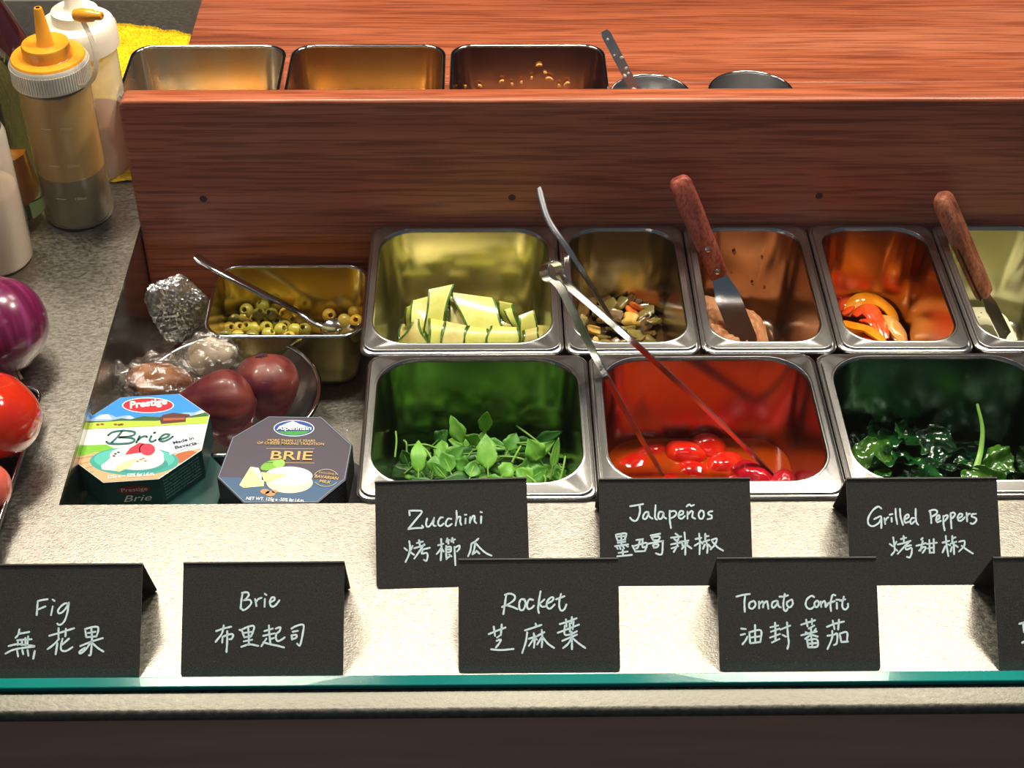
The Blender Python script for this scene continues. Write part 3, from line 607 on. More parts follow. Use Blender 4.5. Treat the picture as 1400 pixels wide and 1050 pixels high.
# box 2 print
decal(b2, S2, [(650, 450), (1400, 470), (1400, 640), (650, 640)], pm(58, 92, 128), 'printed_blue_band', 1)
for i in range(8):
    A, B = S2[i], S2[(i+1) % 8]; mbl = MB(); d_ = (B-A).normalized(); q = Vector((-d_.y, d_.x, 0))*.00022; z = Vector((0, 0, .0004))
    mbl.add([A+q+z, B+q+z, B-q+z, A-q+z], [(0, 1, 2, 3)]); obj('printed_border', mbl, pm(140, 160, 180), b2, smooth=False)
decal(b2, S2, ell(1065, 225, 95, 38, 44), pm(226, 232, 240), 'printed_oval_border', 6)
decal(b2, S2, ell(1065, 225, 91, 35, 44), pm(34, 70, 150), 'printed_oval', 7)
decal(b2, S2, [(1000, 215), (1035, 200), (1062, 192), (1090, 205), (1130, 218), (1110, 225), (1020, 225)], pm(240, 244, 250), 'printed_peak', 8)
decal(b2, S2, [(990, 240), (1060, 238), (1140, 236), (1120, 250), (1065, 259), (1010, 250)], pm(60, 150, 70), 'printed_green_hill', 8)
ptext(b2, 'Alpenhain', (984, 235), (1147, 235), 21, pm(20, 30, 70), bold=.05, off=.0005)
ptext(b2, 'Alpenhain', (985, 234), (1146, 234), 20, WHT, bold=.015)
ptext(b2, 'MORE THAN 115 YEARS', (940, 288), (1162, 291), 12, GLD, bold=.01)
ptext(b2, 'OF CHEESE MAKING TRADITION', (893, 300), (1204, 306), 12, GLD, bold=.01)
ptext(b2, 'BRIE', (948, 372), (1142, 374), 42, GLD, bold=.012)
for y0 in (318, 384): decal(b2, S2, [(935, y0), (1160, y0+2), (1160, y0+4), (935, y0+2)], GLD, 'printed_line', 5)
decal(b2, S2, ell(965, 395, 58, 22, rot=-.3), pm(120, 178, 60), 'printed_leaf', 5); decal(b2, S2, ell(995, 388, 28, 20), pm(150, 200, 90), 'printed_leaf', 6)
decal(b2, S2, ell(1045, 478, 108, 50), pm(232, 224, 190), 'printed_cheese_side', 7); decal(b2, S2, ell(1040, 448, 112, 44), pm(250, 248, 236), 'printed_cheese_top', 8)
decal(b2, S2, [(912, 430), (1040, 440), (945, 480), (915, 465)], pm(240, 232, 150), 'printed_cheese_cut', 9)
decal(b2, S2, [(810, 490), (862, 405), (880, 408), (925, 470), (925, 495), (830, 503)], pm(242, 236, 160), 'printed_wedge', 8); decal(b2, S2, [(862, 405), (900, 410), (925, 470), (925, 480)], pm(250, 250, 240), 'printed_wedge_rind', 9)
for x, y, r in ((930, 520, 22), (955, 530, 24), (975, 520, 14)): decal(b2, S2, ell(x, y, r, r*.55, 12), pm(196, 140, 92), 'printed_walnut', 9)
pstroke(b2, [[(1215+58*cos(a), 458+40*sin(a)) for a in [radians(200+14*k) for k in range(11)]], [(1215+58*cos(a), 458+40*sin(a)) for a in [radians(30+12*k) for k in range(11)]]], pm(200, 180, 140), .00025)
ptext(b2, 'EXCLUSIVELY', (1180, 436), (1262, 446), 9, GLD)
ptext(b2, 'BAVARIAN', (1160, 456), (1268, 468), 15, GLD, bold=.015)
ptext(b2, 'MILK', (1182, 478), (1234, 486), 15, GLD, bold=.015)
ptext(b2, 'NET WT. 125g e -50% fat i.d.m.', (840, 560), (1112, 570), 15, WHT, bold=.01)
l2 = (V2[4]-V2[3]).length
for k in range(6): face_text(b2, ['pasteurised cow milk', 'salt, cultures', 'keep refrigerated', 'best before see base', 'soft cheese', 'produced in the Alps'][k], V2[4], V2[3], TOPZ-.004-.003*k, .002, pm(120, 130, 150), .004, l2*.7)
# ---------------------------------------------------------------- food
random.seed(5)
# zucchini slices -----------------------------------------------------
ZF = mat('zucchini_flesh', rgb(206, 206, 98), .36, base2=rgb(222, 218, 128), scale=(90, 90, 90), sss=.15, coat=.3)
ZF2 = mat('zucchini_flesh_grilled', rgb(196, 176, 104), .32, base2=rgb(226, 218, 140), scale=(60, 60, 60), coat=.3)
ZS = mat('zucchini_skin', rgb(34, 70, 24), .3, base2=rgb(92, 132, 44), scale=(200, 200, 200), coat=.3)
def zslice(px, zs, label, th=.0028, bow=.003, flesh=ZF, light_end=False):
    """px: 4 corners (bl, br, tr, tl) ; slice with green skin along its two long edges"""
    c = [at(x+(0), y, z) for (x, y), z in zip(px, zs)]
    n = (c[1]-c[0]).cross(c[3]-c[0]).normalized()
    if n.dot(CAMP-c[0]) < 0: n = -n
    NU, NV = 6, 8
    def P(u, v):
        a = c[0].lerp(c[1], u); b = c[3].lerp(c[2], u); k = a.lerp(b, v); k = k + n*(bow*4*v*(1-v)); k += (c[1]-c[0])*(.05*sin(v*5+px[0][0])*(1 if u > .5 else -1)*abs(2*u-1)); return k
    top = [[P(i/NU, j/NV)+n*th*.5 for i in range(NU+1)] for j in range(NV+1)]; bot = [[P(i/NU, j/NV)-n*th*.5 for i in range(NU+1)] for j in range(NV+1)]
    ct = sum(c, Vector())/4
    t = thing('zucchini_slice', label, 'zucchini', (ct.x, ct.y, min(q.z for q in c)), 'zucchini slices in the pan')
    f = MB(); L = []
    for j in range(NV+1): L.append(top[j]+bot[j][::-1])
    f.loft(L, True, True); obj('flesh', f, flesh, t, ang=50)
    for side in (0, NU):
        s_ = MB(); L = []; dr = (c[1]-c[0]).normalized()*(-1 if side == 0 else 1)
        for j in range(NV+1):
            a, b = top[j][side], bot[j][side]; i_ = -dr*.0010; o_ = dr*.0008
            L.append([a+i_+n*.00025, a+o_*.6+n*.0001, (a+b)/2+o_*1.4, b+o_*.6-n*.0001, b+i_-n*.00025])
        s_.loft(L, True, True); obj('skin', s_, ZS, t)
    return t
zz = [
 ([(536, 475), (588, 475), (570, 436), (566, 440)], (-.070, -.070, -.052, -.052), 'pale zucchini slice lying pointed at the front left corner', ZF2),
 ([(562, 462), (584, 472), (590, 404), (566, 412)], (-.072, -.070, -.050, -.052), 'wide pale zucchini slice standing behind the pointed one', ZF),
 ([(556, 445), (566, 447), (564, 416), (557, 420)], (-.074, -.073, -.054, -.056), 'narrow dark-edged zucchini slice at the left end', ZF),
 ([(580, 458), (604, 456), (620, 389), (588, 396)], (-.066, -.064, -.036, -.040), 'tall upright zucchini slice, the highest of the pan', ZF),
 ([(644, 470), (697, 466), (672, 408), (620, 400)], (-.068, -.064, -.046, -.042), 'large glossy yellow-green zucchini slice arching at the centre', ZF),
 ([(612, 470), (650, 472), (640, 420), (616, 404)], (-.074, -.073, -.056, -.050), 'browned zucchini slice behind the central arching slice', ZF2),
 ([(587, 472), (603, 472), (608, 440), (588, 436)], (-.066, -.066, -.055, -.054), 'narrow greenish zucchini slice at the front, left of centre', ZF),
 ([(604, 474), (632, 474), (640, 446), (608, 440)], (-.062, -.062, -.052, -.051), 'square browned zucchini slice at the front', ZF2),
 ([(634, 474), (664, 474), (668, 450), (640, 446)], (-.062, -.062, -.053, -.052), 'square pale zucchini slice at the front centre', ZF),
 ([(666, 474), (708, 474), (710, 448), (670, 446)], (-.060, -.060, -.050, -.050), 'broad yellow zucchini slice at the front right', ZF),
 ([(706, 450), (716, 452), (700, 420), (690, 424)], (-.066, -.066, -.050, -.050), 'dark-skinned zucchini sliver right of the arching slice', ZF),
 ([(710, 468), (732, 462), (730, 424), (708, 432)], (-.066, -.066, -.048, -.050), 'pale zucchini slice standing at the right end', ZF),
 ([(690, 440), (706, 444), (702, 416), (682, 412)], (-.070, -.070, -.052, -.052), 'small zucchini slice behind the dark-skinned sliver', ZF),
 ([(712, 476), (736, 470), (734, 448), (716, 452)], (-.062, -.062, -.054, -.054), 'small zucchini slice in the front right corner', ZF2),
]
for a, b, l, f in zz: zslice(a, b, l, flesh=f)
for k, (a, b) in enumerate((([(540, 470), (730, 470), (722, 436), (548, 436)], 0),)):
    for j in range(7):
        x = 545+j*27; zslice([(x, 478), (x+34, 478), (x+30, 446), (x+4, 444)], (-.084, -.084, -.078, -.078), 'zucchini slice lying flat underneath the pile', flesh=ZF2)
ol = at(640, 440, -.083)

# diced pickles -------------------------------------------------------
def liquid(cx, cy, w, d, r, z, material, label, name, cat, wave=.0004, dome=0, seed=0, thick=.012, nn=22, lump=0, lf=60):
    P0 = rrect(cx, cy, w, d, r, z, 8); c = Vector((cx, cy, z)); L = []
    for k in range(nn, -1, -1):
        s = k/nn; l = []
        for p in P0:
            q = c+(p-c)*s; h = wave*noise.noise(q*180+Vector((seed, 0, 0)))+dome*(1-s*s)+lump*(noise.noise(q*lf+Vector((seed, 3, 1)))+.5*noise.noise(q*lf*2.7+Vector((seed, 9, 1)))); l.append(Vector((q.x, q.y, z+h)))
        L.append(l)
    m = MB(); L = [[Vector((p.x, p.y, z-thick)) for p in P0]]+L; m.loft(L, True, False); return tag(obj(name, m, material), label, cat)
BR = mat('brown_brine', rgb(86, 62, 34), .06, 0, base2=rgb(64, 46, 26), scale=(60, 60, 60), coat=.5)
liquid(.1135, 1.0405, .079, .133, .020, -.0745, BR, 'cloudy brown brine pooled around the diced peppers', 'brine', 'brine')
PK = [mat('pickle_olive', rgb(128, 112, 56), .25, base2=rgb(150, 134, 76), scale=(120, 120, 120), coat=.4, sss=.1), mat('pickle_brown', rgb(112, 82, 44), .25, base2=rgb(146, 112, 66), scale=(120, 120, 120), coat=.4),
      mat('pickle_yellow', rgb(226, 176, 70), .3, base2=rgb(240, 206, 120), scale=(120, 120, 120), coat=.4), mat('pickle_orange', rgb(226, 112, 40), .3, base2=rgb(236, 140, 60), scale=(120, 120, 120), coat=.4)]
PL = ['olive-green diced pickled pepper chunk', 'brownish diced pickled pepper chunk', 'bright yellow diced pickled pepper chunk', 'orange diced pickled pepper chunk']
def chunk(c, s, k, seed, R, wh):
    def fn(p, v):   # squarish curved flake
        q = Vector(tuple(math.copysign(abs(x)**.55, x) for x in p)); q.z += .5*q.x*q.x; return q
    m = blob(c, (s, s*.8, s*.32), 2, .35, 1.6, seed, R, fn); return tag(obj('pickled_pepper_piece', m, PK[k]), PL[k]+' in the narrow pan, '+wh, 'pickled pepper', 'diced pickled peppers, '+['olive', 'brown', 'yellow', 'orange'][k])
spots = [(797, 425, 1), (795, 440, 0), (812, 452, 2), (825, 462, 0), (800, 465, 1), (815, 470, 2), (833, 418, 0), (842, 430, 1), (850, 415, 0), (848, 440, 1), (863, 425, 3), (870, 420, 3), (858, 410, 1), (838, 450, 0), (848, 455, 0), (853, 468, 0), (863, 443, 2), (862, 436, 2),
         (877, 432, 0), (880, 445, 1), (868, 458, 0), (876, 464, 0), (888, 458, 1), (891, 468, 0), (828, 438, 1), (806, 415, 1), (843, 472, 1), (830, 475, 0), (865, 475, 0), (882, 475, 1), (818, 428, 0), (826, 410, 1), (885, 425, 0), (893, 440, 0), (808, 478, 0), (856, 450, 0), (836, 405, 0), (870, 408, 1), (822, 474, 1)]
for i, (x, y, k) in enumerate(spots):
    p = at(x, y, -.070+random.uniform(-.003, .003)); chunk(p, random.uniform(.0062, .0084), k, i, Reul(random.uniform(-.7, .7), random.uniform(-.7, .7), random.uniform(0, 6)), where(x, y, 793, 897, 403, 480))

# brown spread --------------------------------------------------------
TU = mat('brown_spread', rgb(176, 112, 70), .55, base2=rgb(206, 148, 102), scale=(160, 160, 160), detail=8, bump=.6, coat=.15)
sp = MB(); cx, cy = .2080, 1.040; Lp = []
for k in range(40, -1, -1):
    s = k/40; l = []
    for p in rrect(cx, cy, .074, .128, .022, 0, 10):
        q = Vector((cx, cy, 0))+(p-Vector((cx, cy, 0)))*s
        dx = (q.x-(cx-.014))/.040; h = -.082+.022*math.exp(-dx*dx)+.003*(q.y-cy)/.06+.0030*noise.noise(q*110)+.0030*noise.noise(q*230)+.0012*noise.noise(q*600)
        l.append(Vector((q.x, q.y, h)))
    Lp.append(l)
sp.loft([[Vector((p.x, p.y, -.092)) for p in Lp[0]]]+Lp, True, False)
tag(obj('brown_spread', sp, TU), 'coarse brown fish-like spread heaped toward the left of its narrow pan', 'spread')
BK = mat('charred_edge', rgb(52, 28, 20), .5, base2=rgb(92, 52, 34), scale=(300, 300, 300))
for i, (x, y, r) in enumerate(((982, 428, .0045), (984, 440, .005), (990, 420, .003))):
    p = at(x, y, -.069); tag(obj('charred_bit', blob(p, (r, r*.8, r*.7), 3, .5, 2, i), BK), 'dark charred clump in the brown spread left of the blade', 'food crumb', 'charred clumps in the brown spread')
# smears on the pan wall
SM = mat('brown_smear', rgb(160, 104, 64), .5, base2=rgb(190, 130, 86), scale=(300, 300, 300))
for i, (x, y, r) in enumerate(((1004, 345, .0028), (1042, 352, .0018), (1028, 385, .0022), (1044, 390, .0022), (1000, 372, .0014), (1080, 388, .0025), (1092, 442, .0028), (1098, 452, .0022), (1086, 455, .0018), (1100, 436, .0016))):
    yy = 1.1185+min(0, 0); p = atY(x, y, 1.1165)
    if x > 1070: p = p+Vector((0, -.006, 0)); 
    tag(obj('dried_smear', blob((p.x, 1.1168-(.004 if p.z < -.05 else .0012), p.z), (r*.6, .0003, r*.75), 2, .4, 2, i), SM), 'small dried brown splatter on the back wall of the spread pan', 'smear', 'dried splatters in the spread pan')

# peppers -------------------------------------------------------------
OR = mat('orange_oil', rgb(168, 84, 24), .06, 0, base2=rgb(140, 62, 18), scale=(50, 50, 50), coat=.5)
liquid(.3150, 1.0405, .076, .130, .020, -.0835, OR, 'shallow orange oil under the pepper strips', 'pepper_oil', 'oil')
PPO = mat('orange_pepper', rgb(244, 140, 14), .14, base2=rgb(250, 170, 40), scale=(80, 80, 80), coat=.7, sss=.1); PPR = mat('red_pepper', rgb(226, 62, 20), .14, base2=rgb(240, 96, 44), scale=(80, 80, 80), coat=.7, sss=.1)
PPY = mat('pale_orange_pepper', rgb(232, 158, 74), .2, base2=rgb(240, 184, 110), scale=(80, 80, 80), coat=.6)
def pstrip(px, z, r, material, label):
    P = catmull([at(x, y, zz_) for (x, y), zz_ in zip(px, z)], 5); n = len(P)
    mb = MB().tube(P, [r*(1-.55*abs(2*i/(n-1)-1)**3)*(1+.15*noise.noise(P[i]*90)) for i in range(n)], 10, flat=(.38, 1), wax=(0, .3, 1)); o = obj('pepper_strip', mb, material); return tag(o, label, 'pepper', 'roasted pepper strips')
pstrip([(1158, 432), (1164, 418), (1178, 409), (1198, 411), (1216, 424), (1226, 440)], (-.073, -.068, -.064, -.066, -.071, -.078), .0068, PPO, 'long orange pepper strip arching over the top of the heap')
pstrip([(1154, 440), (1166, 446), (1184, 450), (1200, 460), (1212, 472)], (-.067, -.064, -.064, -.066, -.069), .0075, PPO, 'glossy orange pepper strip curving along the front left')
pstrip([(1146, 424), (1154, 414), (1168, 408)], (-.074, -.070, -.068), .0070, PPR, 'red pepper strip at the back left of the heap')
pstrip([(1152, 430), (1160, 424), (1166, 416)], (-.072, -.069, -.069), .0050, PPR, 'short red pepper strip in the left hollow')
pstrip([(1168, 432), (1180, 422), (1192, 428), (1202, 446), (1210, 464)], (-.072, -.068, -.067, -.070, -.073), .0078, PPR, 'crumpled red pepper strip in the middle of the heap')
pstrip([(1176, 438), (1190, 440), (1200, 452)], (-.070, -.067, -.070), .0050, PPR, 'small red pepper piece in front of the middle strip')
pstrip([(1206, 432), (1216, 440), (1226, 452), (1236, 468)], (-.074, -.072, -.074, -.078), .0080, PPY, 'pale orange pepper strip along the right of the heap')
pstrip([(1216, 448), (1228, 460), (1240, 474)], (-.078, -.077, -.080), .0065, PPO, 'orange pepper strip at the front right of the heap')
pstrip([(1150, 450), (1160, 462), (1180, 474)], (-.076, -.074, -.076), .0070, PPR, 'red pepper strip under the front orange one')
pstrip([(1180, 458), (1192, 466), (1200, 476)], (-.070, -.068, -.070), .0050, PPR, 'dark red pepper piece at the front rim')

# white sauce ---------------------------------------------------------
WS = mat('cream_sauce', rgb(236, 232, 196), .25, base2=rgb(226, 222, 184), scale=(50, 50, 50), coat=.3)
ws = MB(); cx, cy = .4250, 1.040; Lp = []
for k in range(30, -1, -1):
    s = k/30; l = []
    for p in rrect(cx, cy, .076, .132, .020, 0, 8):
        q = Vector((cx, cy, 0))+(p-Vector((cx, cy, 0)))*s; dd = sqrt(((q.x-.395)/.05)**2+((q.y-1.03)/.045)**2)
        l.append(Vector((q.x, q.y, -.073+.012/(1+math.exp((dd-.9)*14))+.0014*noise.noise(q*70))))
    Lp.append(l)
ws.loft([[Vector((p.x, p.y, -.090)) for p in Lp[0]]]+Lp, True, False)
tag(obj('white_sauce', ws, WS), 'thick creamy white sauce with dark flecks in the rightmost back pan', 'sauce')
for i in range(16):
    x, y = random.uniform(1325, 1398), random.uniform(425, 470); p = at(x, y, -.0605); tag(obj('herb_fleck', blob(p, (.0007, .0007, .0003), 1, .3, 2, i), plain('fleck', rgb(96, 90, 50))), 'tiny dark fleck on the white sauce', 'fleck', 'dark flecks on the white sauce')

# tomatoes in oil -----------------------------------------------------
TO = clear_mat('tomato_oil', (.95, .42, .10, 1), .03, 1.45, .50, rgb(214, 84, 18), .01)
TOB = mat('tomato_pulp', rgb(196, 60, 12), .3, base2=rgb(232, 120, 30), scale=(50, 50, 50))
liquid(.1665, .8705, .158, .134, .027, -.0885, TOB, 'orange tomato pulp settled at the bottom of the oil', 'tomato_pulp', 'pulp', thick=.003)
liquid(.1665, .8705, .161, .137, .028, -.0755, TO, 'translucent orange cooking oil filling the tomato pan', 'tomato_oil', 'oil', wave=.0002, thick=.0115)
TR = mat('confit_tomato', rgb(214, 26, 12), .12, base2=rgb(232, 56, 22), scale=(70, 70, 70), coat=.8, sss=.1); TD = mat('confit_tomato_dark', rgb(178, 12, 30), .12, base2=rgb(206, 30, 46), scale=(70, 70, 70), coat=.8)
def ctom(px, py, z, r, rz, mt, label, tilt=0, lx=1.5):
    p = at(px, py, z-.0018); r *= .96; R = Reul(0, tilt, rz)
    tag(obj('cherry_tomato', blob(p, (r*lx, r, r*.85), 4, .16, 1.3, px, R), mt), label, 'tomato', 'skinned cherry tomatoes in oil')
ctom(936, 620, -.0745, .0120, -.35, TR, 'bright red cherry tomato with a white glint at the centre left')
ctom(968, 612, -.0755, .0125, -.55, TR, 'split cherry tomato near the back middle', lx=1.25)
ctom(990, 636, -.0770, .0115, .35, TR, 'torn cherry tomato between the tongs, lying sideways')
ctom(1030, 652, -.0735, .0130, -.8, TD, 'deep red cherry tomato beside the right tong tip')
ctom(1070, 660, -.0700, .0100, 1.15, TD, 'small deep red cherry tomato pinched at the right tong tip')
ctom(890, 622, -.0820, .0130, .2, TR, 'submerged cherry tomato at the back left, behind the left tong arm')
ctom(865, 640, -.0825, .0140, .5, TR, 'submerged cherry tomato at the far left of the oil')
ctom(945, 648, -.0810, .0130, -.1, TR, 'half-sunk cherry tomato in front of the bright red one')
ctom(1008, 662, -.0810, .0120, .3, TR, 'half-sunk cherry tomato near the front rim')
ctom(905, 600, -.0830, .0110, .1, TR, 'small submerged cherry tomato at the back wall')
ctom(915, 665, -.0820, .0120, .9, TR, 'submerged cherry tomato behind the card top')

# leaves --------------------------------------------------------------
LG = [mat('leaf_green_%s' % n, a, .5, base2=b_, scale=(90, 90, 90), coat=.05) for n, a, b_ in (('bright', rgb(96, 160, 48), rgb(128, 188, 70)), ('mid', rgb(70, 134, 38), rgb(96, 160, 54)), ('deep', rgb(40, 96, 28), rgb(60, 118, 38)))]
STM = mat('leaf_stem', rgb(132, 180, 76), .35, base2=rgb(150, 196, 96), scale=(100, 100, 100), coat=.2)
def leaf(P0, P1, w, mt, label, name='rocket_leaf', cat='leaf', group='rocket leaves in the pan', curl=.25, nrm=None, stem=.25, wav=.10, sm=STM, tip=1.0, dome=0):
    """leaf from base P0 to tip P1"""
    P0, P1 = Vector(P0), Vector(P1); ax = P1-P0; Ln = ax.length; t_ = ax.normalized(); n = Vector(nrm) if nrm is not None else (CAMP-P0)
    n = (n-t_*n.dot(t_)).normalized(); s = t_.cross(n); N_ = 10; mb = MB(); L = []
    for i in range(N_+1):
        u = i/N_; wd = w*(sin(pi/2*u/.40)**.75 if u < .40 else 1-((u-.40)/.60)**1.7)*(1+.09*sin(u*14+P0.x*900))+.0002
        c = P0.lerp(P1, stem+(1-stem)*u)+n*(curl*Ln*4*u*(1-u)*.3)-n*(curl*Ln*.25*u*u); l = []
        for j in (-2, -1, 0, 1, 2):
            k = j/2; e = wav*w*noise.noise(Vector((u*6+P0.x*900, k*2, P0.y*500)))*abs(k)*2
            l.append(c+s*(wd*k*(1+.16*noise.noise(Vector((u*9, P0.x*700+k, 3)))))+n*(e+abs(k)*wd*.28))
        L.append(l)
    mb.loft(L, closed=False)
    o = obj(name, mb, mt); md = o.modifiers.new('solid', 'SOLIDIFY'); md.thickness = .00035
    tag(o, label, cat, group)
    c0 = P0; rib = MB().tube(catmull([c0-t_*Ln*.02+n*(-curl*Ln*.05), P0.lerp(P1, stem*.6), P0.lerp(P1, stem+.15)+n*(curl*Ln*.12), P0.lerp(P1, .75)+n*(curl*Ln*.10)], 3), [.0008]*7+[.0005]*3 if False else .0006, 5)
    rb = obj('stem', rib, sm, o); return o
rl = [((660, 600), (666, 562), -.058, -.030, .0085, 0, 'bright rocket leaf standing upright at the centre'), ((638, 618), (616, 568), -.062, -.036, .0095, 0, 'pointed rocket leaf leaning left at the top'),
      ((640, 612), (654, 594), -.060, -.045, .011, 0, None), ((668, 660), (664, 592), -.062, -.042, .0125, 0, 'broad bright rocket leaf in the middle of the heap'),
      ((572, 664), (572, 600), -.062, -.045, .0095, 0, 'tall broad rocket leaf at the left front'), ((700, 650), (745, 626), -.062, -.055, .010, 1, None), ((716, 660), (748, 640), -.060, -.058, .011, 1, None), ((705, 640), (760, 602), -.060, -.045, .008, 0, 'rocket leaf reaching up to the right'),
      ((745, 640), (722, 600), -.060, -.040, .013, 0, 'large rocket leaf fanned out at the right'), ((752, 655), (764, 598), -.064, -.040, .005, 0, None), ((620, 655), (604, 618), -.062, -.050, .012, 1, None), ((600, 640), (634, 610), -.062, -.052, .011, 1, None),
      ((690, 625), (706, 592), -.060, -.050, .010, 1, None), ((650, 640), (618, 632), -.060, -.055, .010, 1, None), ((680, 660), (700, 632), -.058, -.052, .010, 0, None), ((735, 668), (706, 640), -.062, -.056, .012, 0, None),
      ((560, 640), (550, 615), -.066, -.052, .008, 2, None), ((590, 655), (596, 622), -.062, -.050, .009, 1, None), ((640, 660), (650, 630), -.060, -.054, .010, 1, None), ((770, 660), (760, 640), -.064, -.056, .009, 1, None), ((590, 610), (612, 588), -.066, -.054, .009, 2, None), ((720, 610), (768, 590), -.066, -.048, .008, 2, None), ((745, 612), (690, 604), -.064, -.054, .009, 2, None)]
for i, ((x0, y0), (x1, y1), z0, z1, w, k, lab) in enumerate(rl):
    leaf(at(x0, y0, z0), at(x1, y1, z1), w*.66, LG[k], lab or 'rocket leaf lying in the heap, '+where((x0+x1)/2, (y0+y1)/2, 550, 780, 580, 680), curl=random.uniform(-.25, .35), group='rocket leaves in the pan')
for i in range(96):
    x, y = random.uniform(548, 778), random.uniform(610, 690); z = random.uniform(-.080, -.060) - (.010 if abs(x-665) > 90 else 0); a = random.uniform(0, 2*pi); L_ = random.uniform(.022, .042)
    p = at(x, y, z); q = p+Vector((cos(a)*L_, sin(a)*L_*.7, random.uniform(-.002, .012)))
    if not (-.078 < q.x < .062 and .812 < q.y < .925): q = p+Vector((-cos(a)*L_*.5, -sin(a)*L_*.4, .004))
    leaf(p, q, random.uniform(.0035, .0072), LG[random.choice((0, 1, 2, 2))], 'small rocket leaf of the tangle, '+where(x, y, 550, 780, 605, 690), curl=random.uniform(-.3, .3), nrm=(random.uniform(-.5, .5), -.5, 1), group='small rocket leaves in the tangle')
for i, (A, B) in enumerate((((540, 625), (541, 590)), ((556, 618), (552, 602)), ((558, 609), (600, 614)), ((572, 606), (596, 640)), ((706, 582), (768, 640)), ((676, 624), (730, 634)), ((752, 612), (706, 606)), ((762, 668), (773, 624)), ((744, 668), (744, 650)), ((700, 632), (712, 610)), ((596, 626), (588, 645)), ((720, 650), (740, 676)))):
    a, b_ = at(*A, -.056), at(*B, -.052 if A[1] > B[1] else -.058); mid = (a+b_)/2+Vector((.001, 0, .003))
    tag(obj('rocket_sprig', MB().tube(catmull([a, mid, b_], 5), .0008, 6), STM), 'thin pale green rocket sprig sticking out, '+where(A[0], A[1], 540, 780, 580, 680), 'sprig', 'loose thin rocket sprigs')
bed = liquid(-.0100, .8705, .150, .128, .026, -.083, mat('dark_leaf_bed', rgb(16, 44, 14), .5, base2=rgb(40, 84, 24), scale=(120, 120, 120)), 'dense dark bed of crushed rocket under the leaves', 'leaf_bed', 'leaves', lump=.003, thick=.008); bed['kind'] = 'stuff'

# kale ----------------------------------------------------------------
KG = [mat('kale_%d' % i, a, .07, base2=b_, scale=(70, 70, 70), coat=1, bump=.5, bscale=(260, 260, 260)) for i, (a, b_) in enumerate(((rgb(14, 56, 20), rgb(28, 86, 28)), (rgb(8, 38, 17), rgb(18, 62, 25)), (rgb(50, 96, 22), rgb(80, 126, 36))))]
kb = liquid(.3440, .8705, .156, .130, .026, -.084, KG[1], 'dark green juice-soaked kale mass at the bottom of the pan', 'kale_bed', 'kale', lump=.006, thick=.006, lf=70); kb['kind'] = 'stuff'
def kale(c, s, mt, label, seed, R):
    N_ = 12; mb = MB(); vs = []; fs = []; o = Vector((seed*3.3, seed*1.1, 0))
    for j in range(N_+1):
        for i in range(N_+1):
            u, v = 2*i/N_-1, 2*j/N_-1; r = sqrt(u*u+v*v); 
            k = max(abs(u), abs(v)); q = Vector((u, v, 0))*((k/r) if r > 0 else 1); rr2 = q.length
            q = q*(1+.25*noise.noise(Vector((atan2(v, u)*1.6, seed, 0)))*rr2)
            h = .38*noise.noise(q*1.6+o)+.30*rr2**2*noise.noise(q*4.5+o)+.12*rr2*noise.noise(q*9+o)
            vs.append(c+R @ Vector((q.x*s*1.25, q.y*s, h*s*1.3)))
    for j in range(N_):
        for i in range(N_): a = j*(N_+1)+i; fs.append((a, a+1, a+N_+2, a+N_+1))
    mb.add(vs, fs); ob = obj('kale_leaf', mb, mt); md = ob.modifiers.new('s', 'SOLIDIFY'); md.thickness = .0004; md = ob.modifiers.new('sub', 'SUBSURF'); md.levels = md.render_levels = 1
    tag(ob, label, 'kale', 'crumpled kale leaves'); return ob
kl = [(1200, 592, -.066, .017, 0), (1218, 600, -.062, .016, 0), (1250, 600, -.062, .020, 0), (1280, 604, -.062, .016, 1), (1190, 622, -.064, .018, 2), (1215, 632, -.062, .020, 0), (1245, 630, -.064, .018, 0), (1270, 640, -.068, .018, 1), (1300, 640, -.068, .018, 1), (1335, 640, -.066, .018, 0),
      (1365, 632, -.064, .016, 2), (1380, 650, -.066, .016, 0), (1195, 650, -.066, .018, 2), (1225, 655, -.064, .018, 0), (1262, 660, -.066, .018, 0), (1300, 664, -.068, .018, 1), (1345, 662, -.064, .018, 2), (1310, 615, -.070, .016, 1), (1350, 620, -.068, .014, 1), (1375, 668, -.068, .016, 0), (1240, 580, -.068, .012, 1), (1175, 605, -.072, .012, 0), (1390, 640, -.074, .012, 1)]
for i, (x, y, z, s, k) in enumerate(kl):
    kale(at(x, y, z), s*.82, KG[k], ('crumpled dark green kale leaf of the heap, ' if k < 2 else 'lighter yellowish-green kale leaf of the heap, ')+where(x, y, 1170, 1395, 575, 672), i+1, Reul(random.uniform(.2, .9), random.uniform(-.5, .5), random.uniform(0, 6)))
tag(obj('kale_stalk', MB().tube(catmull([at(1334, 642, -.060), at(1341, 615, -.052), at(1343, 585, -.040), at(1336, 552, -.026)], 5), [.0026-.0001*k for k in range(16)], 10, flat=(.6, 1)), STM), 'pale green kale stalk standing upright in the right front pan', 'stalk')

